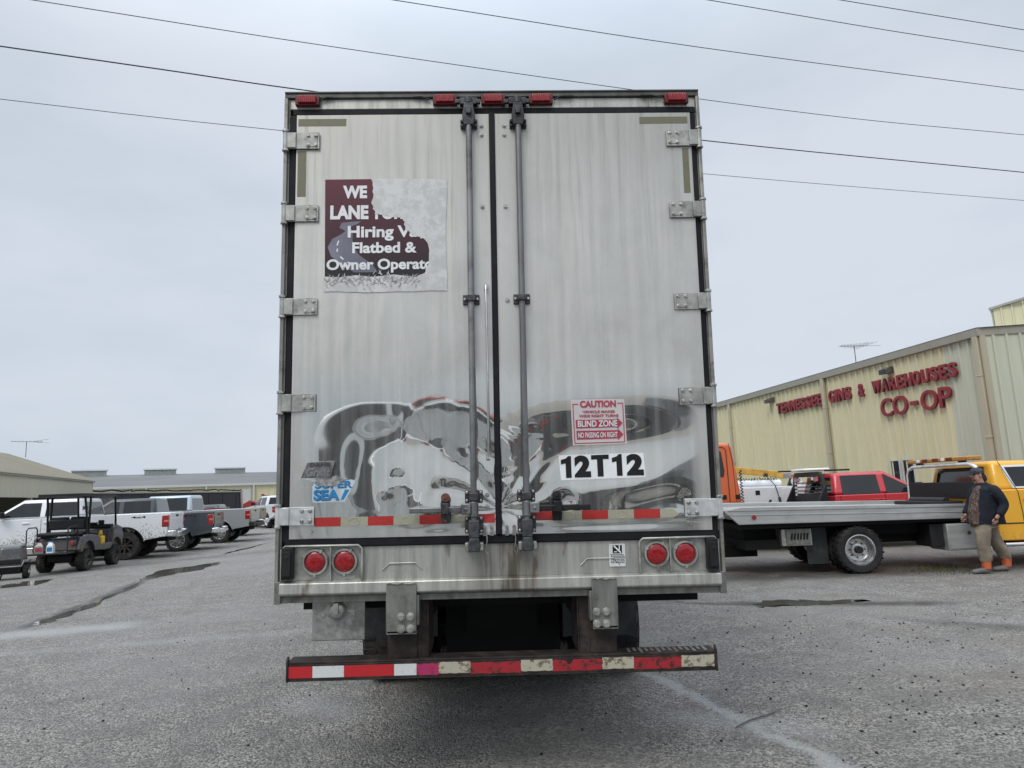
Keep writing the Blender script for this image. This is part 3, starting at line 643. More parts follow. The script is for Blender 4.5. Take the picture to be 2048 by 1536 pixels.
# slim hold-back rod
hr = MB(); hr.tube([(-.066, -.040, 1.835), (-.066, -.055, 1.80), (-.062, -.055, 1.3), (-.066, -.055, .84), (-.067, -.040, .805)], .0065, 8)
for z in (1.83, .81): hr.box(-.076, -.056, -.045, DY+.004, z-.018, z+.018)
hr.build('holdback_rod', mat('bright_rod', (.55, .56, .57), .3, .9), DL, smooth=50)
# --- tail light boxes
for sx in (-1, 1):
    x_in, x_out = (.803, 1.262)
    bx = MB(); z0, z1 = .122, .316
    bx.tube([(sx*x_out, -.022, z0+.0), (sx*x_out, -.022, z1-.02), (sx*(x_out-.02), -.022, z1), (sx*(x_in+.02), -.022, z1-.002), (sx*x_in, -.022, z1-.02), (sx*x_in, -.022, z0)], .007, 8)
    bx.box(sx*.978, sx*.985, -.024, -.001, z0, z1-.004)
    bx.box(sx*x_in, sx*(x_in+.006), -.024, -.001, z0, z1-.01)
    b0 = bx.build('lamp_bracket', 'hinge', TR, smooth=50)
    pd = MB(); pd.box(sx*1.192, sx*1.256, -.050, -.002, .130, .308); pd.box(sx*1.200, sx*1.248, -.062, -.050, .150, .290); pd.cyl((sx*1.224, -.064, .255), (sx*1.224, -.058, .255), .014, seg=12); pd.build('rubber_bumper_pad', 'plastic', b0, .008)
    for k, cx in enumerate((.904, 1.073)):
        X = sx*cx; cz = .223
        t = MB(); prof = [(.057, -.004), (.062, -.020), (.072, -.020), (.076, -.014), (.078, -.003)]
        T_ = Matrix.Translation((X, 0, cz)); t.lathe(prof, 36, T_)
        for a in (90+30, 30, -90): t.box(-.007, .007, -.026, -.003, .060, .080, T_ @ Matrix.Rotation(R(a-90), 4, 'Y'))
        tl = t.build('tail_light', 'hinge', TR, smooth=50)
        l = MB(); l.lathe([(.0, -.022), (.02, -.0225), (.045, -.021), (.0565, -.014), (.0575, -.004)], 36, T_); l.build('lens', 'redlens', tl, smooth=50)
    bpk = MB(); bpk.box(sx*(x_in+.006), sx*1.192, -.0012, .0, z0+.002, z1-.006); bpk.build('lamp_back_plate', 'hinge', b0)
# small printed plate near the right lamps
pl = MB(); pl.box(.626, .721, -.006, -.001, .157, .285); sp = pl.build('data_sticker', 'twhn', TR)
g = MB(); g.box(.648, .702, -.0075, -.006, .232, .278); g.build('sticker_emblem', 'pk', sp)
g = MB(); g.prism([(.652, .272), (.658, .278), (.698, .238), (.692, .232)], -.0085, -.0075); g.prism([(.684, .278), (.69, .278), (.69, .25), (.684, .25)], -.0085, -.0075); g.prism([(.656, .238), (.674, .238), (.674, .243), (.656, .243)], -.0085, -.0075); g.build('emblem_stripe', 'pw', sp)
g = MB()
for i in range(6):
    z = .222-i*.009; x = .636
    while x < .71: wd = rr_.uniform(.004, .012); g.box(x, x+wd, -.0072, -.006, z, z+.004); x += wd+.003
g.build('sticker_small_print', 'pk', sp)
# --- underride guard
gd = MB(); gd.box(-1.222, 1.222, -.012, .0, -.428, -.340); gd.box(-1.222, 1.222, -.012, .115, -.340, -.328); gd.box(-1.222, 1.222, -.012, .075, -.434, -.426)
gd.prism([(-.02, -.436), (-.02, -.318), (.0, -.300), (.012, -.300), (.012, -.436)], -1.226, -1.214, 'x'); gd.prism([(-.02, -.436), (-.02, -.318), (.0, -.295), (.012, -.295), (.012, -.436)], 1.214, 1.226, 'x')
gd = gd.build('underride_guard', 'rust', TR, .003)
xs_ = [-1.213, -1.078, -.901, -.619, -.492, -.367, -.186, .099, .281, .564, .745, 1.018, 1.208]
mts = ['tredn', 'twhn', 'tredn', 'twhn', 'tpink', 'tcrold', 'tredold', 'tcrold', 'tredold', 'tcrold', 'tredold', 'tcrold']
for i in range(12):
    dz = 0 if i < 4 else (.004 if i % 2 else -.002)
    p = rect(xs_[i], xs_[i+1]-.001, -.414+dz, -.352+dz)
    if i == 8: p = [(.281, -.414), (.563, -.414), (.563, -.354), (.40, -.352), (.385, -.375), (.37, -.38), (.355, -.36), (.30, -.352), (.281, -.352)]
    if i >= 4: p = jagged(p+[p[0]], .0022, 8, 20+i)[:-1]
    mb = MB(); mb.prism(p, -.0135, -.012); mb.build('reflective_tape', mts[i], gd)
lt = MB()
for i in range(14): lt.box(.72+i*.034, .738+i*.034, .02+.02*math.sin(i*2.2), .10, -.328, -.3265)
lt.build('guard_sheen_patches', 'ptdark', gd)  # paler strips imitating wet light reflections on the guard's top flange
for sx in (-1, 1):
    x0, x1 = (-.662, -.426) if sx < 0 else (.432, .658)
    p = MB(); p.box(x0 if sx < 0 else x1-.155, x0+.170 if sx < 0 else x1, .020, .028, -.329, .0); p.box(x0, x1, .030, .110, -.329, .0); p.box(x1-.008 if sx < 0 else x0, x1 if sx < 0 else x0+.008, .02, .35, -.329, .02); p.build('guard_post', 'rust', TR, .003)
    xa, xb = (-.657, -.487) if sx < 0 else (.512, .656); top = .103
    g = MB(); g.box(xa, xb, -.064, -.050, -.165, top); g.box(xa-.004 if sx < 0 else xb-.006, xa+.006 if sx < 0 else xb+.004, -.05, .03, -.18, .03)
    g.box(xb-.004 if sx < 0 else xa-.014, xb+.014 if sx < 0 else xa+.004, -.05, .03, -.135, .03); g.box(xa, xb, -.056, .02, -.182, -.174)
    gp = g.build('guard_gusset', 'ptdark', TR, .004)
    wl = MB(); wl.tube([(xa+.004+(xb-xa-.008)*i/14, -.0655, top-.003+rr_.uniform(-.004, .004)) for i in range(15)], .005, 6); wl.build('weld_bead', 'hinge', gp, smooth=60)
    b = MB()
    for bx in (0, 1):
        for bz in (0, 1):
            X = (xa+xb)/2+(.020 if sx < 0 else -.028)+bx*.054-.022; Z = -.085-bz*.065; b.cyl((X, -.082, Z), (X, -.064, Z), .018, seg=6); b.cyl((X, -.068, Z), (X, -.064, Z), .024, seg=16)
    b.build('gusset_bolts', 'hinge', gp, .002)
lp = MB(); lp.box(-1.100, -.797, .048, .054, -.229, .008); lpo = lp.build('plate_bracket', 'hinge', TR, .006)
l2 = MB(); l2.box(-1.098, -.799, .044, .048, -.226, -.072); l2.build('licence_plate_back', mat('scuffed_plate', (.25, .25, .24), .45, .6, var=.4, sc=12, dirt=(.5, .5, .48), dirtamt=.5, dsc=14), lpo, .004)
l2 = MB(); l2.lathe([(.0, -.045), (.03, -.045), (.046, -.03), (.05, .0)], 20, Matrix.Translation((-.952, .048, -.058))); l2.box(-.966, -.938, -.02, .02, -.07, -.01); l2.box(-.99, -.91, -.004, .02, -.062, -.05); l2.build('plate_lamp', 'hinge', lpo, smooth=50)
l2 = MB()
for X in (-1.035, -.862): l2.cyl((X, .038, -.085), (X, .046, -.085), .011, seg=8)
l2.build('plate_screws', 'bolt', lpo)
# --- running gear (stands on the ground, so built in world axes and then hung on the trailer)
def hang(o): o.parent = TR; o.matrix_parent_inverse = TI; return o
def wheel_mesh(r, w, rimr, side, style='steel', tread=True, seg=48):
    "tyre + rim meshes around the Y axis; side=+1 outer face toward +Y"
    h = w/2
    tp = [(rimr, -h*.85), (rimr+.02, -h*.98), (r*.80+rimr*.2, -h*1.02), (r-.035, -h*.96), (r-.004, -h*.80), (r, -h*.45), (r, 0), (r, h*.45), (r-.004, h*.80), (r-.035, h*.96), (r*.80+rimr*.2, h*1.02), (rimr+.02, h*.98), (rimr, h*.85)]
    t = MB(); t.lathe(tp, seg, lug=(3, 4, 5, 7, 8, 9) if tread else None)
    if tread:
        for i in range(seg//2):
            a = 2*math.pi*i/(seg//2); T_ = Matrix.Rotation(a, 4, 'Y')
            t.box(r-.012, r+.006, -h*.93, -h*.12, -.018*r/.4, .018*r/.4, T_); t.box(r-.012, r+.006, h*.12, h*.93, -.018*r/.4, .018*r/.4, T_ @ Matrix.Rotation(math.pi*2/seg, 4, 'Y'))
    rm = MB()
    if style == 'dually':
        rm.lathe([(rimr+.004, h*.92), (rimr-.012, h*.95), (rimr-.022, h*.80), (rimr-.03, h*.3), (rimr*.80, -h*.1), (rimr*.72, -h*.25), (rimr*.45, -h*.30), (rimr*.44, -h*.05), (rimr*.40, h*.1), (rimr*.30, h*.15), (.0, h*.15)], 36)
        rm.use('black'); rm.cyl((0, -h*.1, 0), (0, h*.75, 0), rimr*.27, rimr*.24, 18)
        for i in range(8):
            a = i*math.pi/4; rm.cyl((rimr*.52*math.cos(a), -h*.3, rimr*.52*math.sin(a)), (rimr*.52*math.cos(a), -h*.05, rimr*.52*math.sin(a)), .012, seg=6)
    elif style == 'inner':
        rm.lathe([(rimr+.004, h*.9), (rimr-.02, h*.5), (rimr-.03, -h*.5), (0, -h*.5)], 24)
    else:
        n = 6 if style == 'steel' else int(style[1:])
        rm.lathe([(rimr+.006, h*.90), (rimr-.006, h*.96), (rimr-.018, h*.86), (rimr-.03, h*.2), (rimr-.035, -h*.6), (0, -h*.6)], 32)
        rm.cyl((0, -h*.6, 0), (0, h*.62, 0), rimr*.22, rimr*.17, 16)
        for i in range(n):
            T_ = Matrix.Rotation(2*math.pi*i/n, 4, 'Y'); w2 = rimr*(.13 if n > 7 else .17)
            rm.hexa([(rimr*.15, h*.40, -w2*.6), (rimr*.98, h*.55, -w2), (rimr*.98, h*.55, w2), (rimr*.15, h*.40, w2*.6)][::-1], [(rimr*.15, h*.62, -w2*.6), (rimr*.97, h*.80, -w2*.9), (rimr*.97, h*.80, w2*.9), (rimr*.15, h*.62, w2*.6)][::-1], T_)
    if side < 0:
        t.v = [(x, -y, z) for x, y, z in t.v]; rm.v = [(x, -y, z) for x, y, z in rm.v]
    return t, rm
def place_wheel(parent, loc, r, w, rimr, side, style, tmat='rubber', rmat='chrome', tread=True, axis='y', hangit=False, back=None):
    t, rm = wheel_mesh(r, w, rimr, side, style, tread)
    T_ = Matrix.Translation(loc) @ (Matrix.Rotation(R(-90), 4, 'Z') if axis == 'x' else Matrix())
    t.v = [tuple(T_ @ Vector(p)) for p in t.v]; rm.v = [tuple(T_ @ Vector(p)) for p in rm.v]
    to = t.build('wheel', tmat, None if hangit else parent, smooth=35)
    if hangit: hang(to)
    ro = rm.build('rim', rmat, None, smooth=35)
    if back:
        bk = MB(); hh = w/2*.45; bk.cyl((0, -hh, 0), (0, -hh+.01, 0), rimr*.99, seg=24)
    ro.parent = to
    return to
c0 = Vector((-.1053, 4.08, 0)); ay = Vector((-.0282, 1, 0)); ax_ = Vector((1, .0282, 0))
for yy in (2.65, 3.9):
    for sx in (-1, 1):
        for off in (1.08, .76):
            p = c0+ay*yy+ax_*(sx*off); place_wheel(TR, (p.x, p.y, .52), .52, .27, .29, sx, 'inner', axis='x', hangit=True, rmat='hinge')
    a_ = c0+ay*yy; ax2 = MB(); ax2.cyl((a_.x-1.1, a_.y-.03, .5), (a_.x+1.1, a_.y+.03, .5), .065); ax2.box(a_.x-.5, a_.x-.38, a_.y-.35, a_.y+.35, .45, .95); ax2.box(a_.x+.38, a_.x+.5, a_.y-.35, a_.y+.35, .45, .95); ax2.box(a_.x-.35, a_.x+.35, a_.y+.2, a_.y+.5, .55, .8); hang(ax2.build('axle', 'dark'))
for x0, x1, zb in ((-1.13, -.52, -.60), (.50, 1.10, -.64)):
    fl = MB(); n = 9; pts = [(x0+(x1-x0)*i/n, zb+.012*math.sin(i*1.9)) for i in range(n+1)]+[(x1, .0), (x0, .0)]; fl.prism(pts, 1.70, 1.712); fl.build('mud_flap', 'flap', TR)
    fl = MB(); fl.box(x0-.02, x1+.02, 1.69, 1.74, -.03, .02); fl.build('flap_bracket', 'dark', TR)
for sx in (-1, 1):
    p = c0+ay*11.2+ax_*(sx*.9); lg = MB(); lg.box(p.x-.07, p.x+.07, p.y-.07, p.y+.07, .05, 1.25); lg.box(p.x-.15, p.x+.15, p.y-.13, p.y+.13, 0, .05); hang(lg.build('landing_leg', 'dark'))
bx_ = c0+ay*2.0; sb = MB(); sb.box(bx_.x-.48, bx_.x+.48, bx_.y-.05, bx_.y+.0, .16, 1.08); sb.box(bx_.x-.3, bx_.x+.3, bx_.y-.12, bx_.y-.05, .5, .9); hang(sb.build('underbody_shade_panel', 'dark'))  # added black panel between the tyres, standing in for the deep underbody shade
bx_ = c0+ay*5.2; sb = MB(); sb.box(bx_.x-1.15, bx_.x+1.15, bx_.y-.02, bx_.y+.02, .10, 1.22); hang(sb.build('underbody_shade_board', 'dark'))  # added full-width board that blocks light and view to keep the underside black

# ------------------------------------------------------------------ buildings
def ribbed(name, mt, parent, p0, p1, z0, z1, pitch=.305, rib=.055, th=.04, ztop=None):
    "vertical ribbed sheet wall from p0 to p1 (local xy), ribs standing out to the right-hand side of the travel direction"
    p0 = Vector(p0); p1 = Vector(p1); L = (p1-p0).length; d = (p1-p0)/L; n = Vector((d.y, -d.x)); pts = []
    k = 0; sN = int(L/pitch)
    for i in range(sN):
        s0 = i*pitch
        pts += [(s0, 0), (s0+pitch*.70, 0), (s0+pitch*.76, rib), (s0+pitch*.90, rib), (s0+pitch*.96, 0)]
    pts += [(L, 0), (L, -th), (0, -th)]
    poly = [tuple(p0+d*a+n*b) for a, b in pts]
    nn = len(pts)-2; vs = []
    for (a, b), (x, y) in zip(pts, poly): vs.append((x, y, z0))
    for (a, b), (x, y) in zip(pts, poly): vs.append((x, y, z1 if ztop is None else ztop(a)))
    N = len(pts); fs = [(i, (i+1) % N, N+(i+1) % N, N+i) for i in range(N)]+[tuple(range(N, 2*N))]
    mb = MB(); mb.add(vs, fs); return mb.build(name, mt, parent)
WH = empty('warehouse', (12.684, 18.042, 0), R(-79.73))
tag(WH, 'cream ribbed metal warehouse with red cooperative lettering on its long wall', 'warehouse')
ribbed('wall', 'siding', WH, (-34, 0), (-1.3, 0), 0, 5.3); ribbed('wall', 'siding2', WH, (-1.3, 0), (0, 0), 0, 5.3)['label'] = 'pale greenish wall panel at the corner'
ribbed('wall', 'siding2', WH, (0, 0), (3.77, 11.4), 0, 5.3, pitch=.33)
ribbed('wall', 'siding', WH, (3.77, 11.4), (-34, 14), 0, 5.3); ribbed('wall', 'siding', WH, (-34, 14), (-34, 0), 0, 5.3)
b = MB(); b.prism([(-.14, 5.29), (-.16, 5.50), (-.10, 5.52), (.05, 5.52), (.05, 5.29)], -34.2, .05, 'x'); b.build('gutter', 'trim', WH, .008)
b = MB(); b.hexa([(-.02, -.16, 5.30), (3.9, 11.3, 5.30), (3.7, 11.4, 5.30), (-.12, .02, 5.30)], [(-.0, -.16, 5.50), (3.95, 11.3, 5.50), (3.7, 11.4, 5.50), (-.12, .02, 5.50)]); b.build('end_trim', 'trim', WH)
rf = MB(); z = 5.515; zr = 5.515+6.8*math.tan(R(8.2))
rf.add([(-34.2, -.17, z), (.06, -.17, z), (4.0, 11.5, z), (-34.2, 14.2, z), (-31, 6.8, zr), (-7.2, 6.8, zr)], [(0, 1, 5, 4), (1, 2, 5), (2, 3, 4, 5), (3, 0, 4), (3, 2, 1, 0)])
rf.build('roof', 'roofw', WH)
def downspout(s, w=.13, mt='downspout'):
    b = MB(); b.box(-s-w/2, -s+w/2, -.15, -.05, .1, 5.29); b.box(-s-w/2-.012, -s+w/2+.012, -.16, -.04, 2.55, 2.61); b.box(-s-w/2-.012, -s+w/2+.012, -.16, -.04, 4.2, 4.24); b.build('downspout', mt, WH, .012)
downspout(.10, .17); downspout(6.86, .16); downspout(13.95, .15)
b = MB(); b.box(.02, .09, -.10, .04, 0, 5.29); b.build('corner_trim', 'downspout', WH)
for a, c in ((-3.93, -3.55), (-3.40, -2.96)):
    b = MB(); b.box(a, c, -.045, -.03, .95, 2.14); gl = b.build('window', 'glass', WH)
    fr = MB(); fr.box(a-.03, a+.012, -.075, -.028, .92, 2.17); fr.box(c-.012, c+.03, -.075, -.028, .92, 2.17); fr.box(a+.012, c-.012, -.073, -.028, 2.13, 2.168); fr.box(a+.012, c-.012, -.073, -.028, .92, .96); fr.build('frame', 'roofw', gl)
for s_, nm in ((10.35, 1), (3.48, 2)):
    e = empty('wall_light'); e.parent = WH; 
    b = MB(); b.prism([(-.32, 4.86), (-.30, 5.02), (-.12, 5.10), (-.03, 5.10), (-.03, 4.90)], -s_-.16, -s_+.16, 'x'); o = b.build('wall_light', mat('floodlight_housing', (.12, .11, .09), .5, .3) if nm == 1 else bpy.data.materials['floodlight_housing'], WH, .01)
    b = MB(); b.box(-s_-.14, -s_+.14, -.335, -.315, 4.87, 5.01); b.build('lens', 'glass', o)
    bpy.data.objects.remove(e)
def letters(word, sL, sR, z0, z1, root, wts=None, gap=.20, depth=.08, bold=.03):
    ws = [{'I': .42, 'W': 1.35, '&': 1.0, '-': .6}.get(c, 1.0) for c in word]; tot = sum(ws)+gap*(len(word)-1); x = -sL; u = (sL-sR)/tot
    for c, w_ in zip(word, ws):
        text('letter', c, x, x+w_*u, z0, z1, -.10, 'sign', root, bold, depth); x += (w_+gap)*u
SG = empty('wall_sign', (12.684, 18.042, 0), R(-79.73)); tag(SG, 'upper row of dark red raised letters on the cream warehouse wall', 'sign', None)
letters('TENNESSEE', 9.96, 6.95, 4.35, 4.78, SG); letters('GINS', 6.56, 5.34, 4.35, 4.78, SG); letters('&', 4.97, 4.68, 4.34, 4.78, SG); letters('WAREHOUSES', 4.26, .83, 4.34, 4.76, SG)
SG2 = empty('wall_sign', (12.684, 18.042, 0), R(-79.73)); tag(SG2, 'lower word of larger dark red letters, CO-OP, on the warehouse wall', 'sign')
for c, a, d_, z0, z1 in (('C', 4.0, 3.50, 3.54, 4.13), ('O', 3.46, 2.84, 3.54, 4.13), ('-', 2.71, 2.43, 3.76, 3.88), ('O', 2.29, 1.66, 3.53, 4.13), ('P', 1.59, 1.14, 3.54, 4.13)): text('letter', c, -a, -d_, z0, z1, -.09, 'sign', SG2, .012, .07)
def antenna(name, x, y, z0, z1, rz, label, L=.7):
    o = empty(name, (x, y, z0), rz); tag(o, label, 'antenna'); h = z1-z0
    MB().cyl((0, 0, 0), (0, 0, h), .016, seg=8).build('mast', 'cast', o)
    b = MB(); b.cyl((-L, 0, h), (L, 0, h), .012, seg=6)
    for i in range(9): x_ = -L*.95+i*L*.235; w_ = .22+.06*i; b.cyl((x_, -w_, h+.02), (x_, w_, h+.02), .006, seg=5)
    b.cyl((L*.4, 0, h), (L*1.5, .35, h+.22), .007, seg=5); b.cyl((L*.4, 0, h), (L*1.4, -.5, h-.1), .007, seg=5)
    b.build('boom', 'cast', o)
antenna('roof_antenna', 14.34, 28.0, 6.35, 7.10, R(8), 'thin television antenna above the cream warehouse roof', .6)
# taller building behind the warehouse
TB = empty('tall_building', (21.9, 30.2, 0), R(-38)); tag(TB, 'taller cream ribbed metal building rising behind the warehouse at the right edge', 'building')
ribbed('wall', 'siding', TB, (0, 0), (9, 0), 0, 8.95, ztop=lambda a: 8.95+a*.18, pitch=.4); ribbed('wall', 'siding2', TB, (0, 20), (0, 0), 0, 8.9)
b = MB(); b.add([(-.1, -.1, 9.0), (9, -.1, 10.6), (18, -.1, 9.0), (-.1, 20, 9.0), (9, 20, 10.6), (18, 20, 9.0)], [(0, 1, 4, 3), (1, 2, 5, 4), (0, 3, 5, 2)]); b.build('roof', 'roofw', TB)
b = MB(); b.hexa([(-.12, -.12, 8.93), (9, -.12, 10.55), (9, -.02, 10.55), (-.12, -.02, 8.93)], [(-.12, -.12, 9.03), (9, -.12, 10.65), (9, -.02, 10.65), (-.12, -.02, 9.03)]); b.build('trim', 'trim', TB)
ribbed('wall', 'siding', TB, (18, 0), (18, 20), 0, 8.9)

# long shed with roof vents, far left
LD = Vector((15, 8.0)).normalized(); LA = math.atan2(LD.y, LD.x)
LB = empty('long_shed', (-41.4, 68, 0), LA); tag(LB, 'long low cream shed with grey roof and ridge vents, far behind the pickups', 'shed')
ribbed('wall', 'siding', LB, (-30, 0), (60, 0), 0, 3.55, pitch=.6, rib=.05)
b = MB(); b.box(-30, 60, -.25, .1, 3.5, 3.74); b.build('gutter', 'roofw', LB, .02)
b = MB(); b.add([(-30, -.2, 3.75), (60, -.2, 3.75), (60, 11, 5.35), (-30, 11, 5.35), (60, 22, 3.75), (-30, 22, 3.75)], [(0, 1, 2, 3), (3, 2, 4, 5), (0, 3, 5), (1, 4, 2)]); b.build('roof', 'greywood', LB)
b = MB(); b.box(-30, 60, 21.8, 22, 0, 3.7); b.build('rear_wall', 'siding', LB)
for x in (-9.5, -3.1, 4.0, 11.6, 19.5):
    b = MB(); b.box(x, x+3.3, 10.4, 11.6, 5.25, 5.85); b.prism([(10.3, 5.84), (10.5, 6.0), (11.5, 6.0), (11.7, 5.84)], x-.1, x+3.4, 'x'); b.build('ridge_vent', mat('vent_grey', (.26, .28, .275), .6) if x < -9 else bpy.data.materials['vent_grey'], LB)
for x in (4.2, 9.8, 14.5): b = MB(); b.box(x, x+.15, -.32, -.06, 0, 3.5); b.build('downspout', 'roofw', LB)
b = MB(); b.box(12.6, 14.3, -.14, -.06, 0, 3.1); b.build('door', 'roofw', LB)

# open shed, near left
SA = math.atan2(-.953, .304)     # local x runs from the far corner toward the viewer
SH = empty('open_shed', (-28.9, 47, 0), SA); tag(SH, 'open-fronted beige shed with ribbed tan roof behind the white pickup', 'shed')
# local y = +90deg from x => away to the right; shed body lies on the -y side
b = MB(); b.box(0, 29, -.06, 0, 2.36, 3.42); b.build('fascia_wall', 'fascia', SH)
b = MB(); b.box(-.1, 29.1, -.04, .10, 3.42, 3.52); b.build('eave_trim', 'trim', SH)
b = MB(); W_ = 5.2; zr = 5.5
b.add([(-.3, .15, 3.52), (29.3, .15, 3.52), (29.3, -W_, zr), (-.3, -W_, zr), (29.3, -2*W_, 3.52), (-.3, -2*W_, 3.52)], [(0, 1, 2, 3), (3, 2, 4, 5)])
for i in range(60):
    x = -.2+i*.5; b.hexa([(x, .15, 3.523), (x+.06, .15, 3.523), (x+.06, -W_, zr+.003), (x, -W_, zr+.003)], [(x, .15, 3.56), (x+.06, .15, 3.56), (x+.06, -W_, zr+.04), (x, -W_, zr+.04)])
b.build('roof', 'roofg', SH)
b = MB(); b.prism([(.0, 0), (0, 3.5), (-W_, 5.45), (-2*W_, 3.5), (-2*W_, 0)], 0, .08, 'x'); b.build('gable_wall', 'fascia', SH)
b = MB(); b.box(0, 29, -2*W_, -2*W_+.1, 0, 3.5); b.build('rear_wall', 'black', SH)
for x in (.2, 11, 20.5, 27): b = MB(); b.box(x, x+.22, -.26, -.07, 0, 2.40); b.build('post', 'fascia', SH)
for x in (3.0, 14.2): b = MB(); b.box(x, x+1.3, -1.2, -1.1, 0, 2.4); b.build('partition', 'fascia', SH)
antenna('roof_antenna', -28.3, 39.5, 4.75, 5.65, R(40), 'black television antenna on the open shed roof at the left', .75)

# ------------------------------------------------------------------ overhead wires (nine metres up, running on past the picture)
def wire(pts, r, label):
    a, b = Vector(pts[0]), Vector(pts[-1]); P = [Vector((p[0], p[1], 9)) for p in pts]; d0 = (P[0]-P[1]).normalized(); d1 = (P[-1]-P[-2]).normalized()
    Q = [P[0]+d0*25, P[0]+d0*8]+P+[P[-1]+d1*10, P[-1]+d1*35]
    out = []
    for i in range(len(Q)-1):
        p_1 = Q[max(i-1, 0)]; p0_ = Q[i]; p1_ = Q[i+1]; p2_ = Q[min(i+2, len(Q)-1)]
        for k in range(6):
            t = k/6; out.append(.5*((2*p0_)+(-p_1+p1_)*t+(2*p_1-5*p0_+4*p1_-p2_)*t*t+(-p_1+3*p0_-3*p1_+p2_)*t**3))
    out.append(Q[-1]); o = MB().tube(out, r, 5).build('overhead_wire', M['wire'], smooth=60); tag(o, label, 'wire', 'wires overhead')
M['wire'] = mat('wire_black', (.03, .032, .035), .6)
wire([(-6.76, 8.91), (-2.92, 10.16), (2.73, 11.87), (7.21, 13.13), (11.56, 14.14)], .0065, 'wire leaving the top edge above the left door and passing behind the trailer top')
wire([(-1.56, 9.2), (3.44, 10.62), (10.23, 12.34)], .0065, 'wire crossing above the trailer, third from the upper right corner')
wire([(3.28, 9.48), (6.25, 10.3), (9.32, 11.1)], .006, 'wire second nearest the upper right corner')
wire([(5.34, 9.59), (8.88, 10.5)], .006, 'short wire nearest the upper right corner')
wire([(-7.96, 9.88), (-5.71, 10.65), (-3.13, 11.53), (4.28, 13.79), (12.97, 16.06)], .0115, 'thickest dark wire meeting the trailer top at its left corner')
wire([(-9.02, 11.29), (-6.79, 12.02), (-4.36, 12.75), (4.73, 15.4), (14.27, 17.84)], .0065, 'lowest thin wire passing behind the trailer under the thick one')

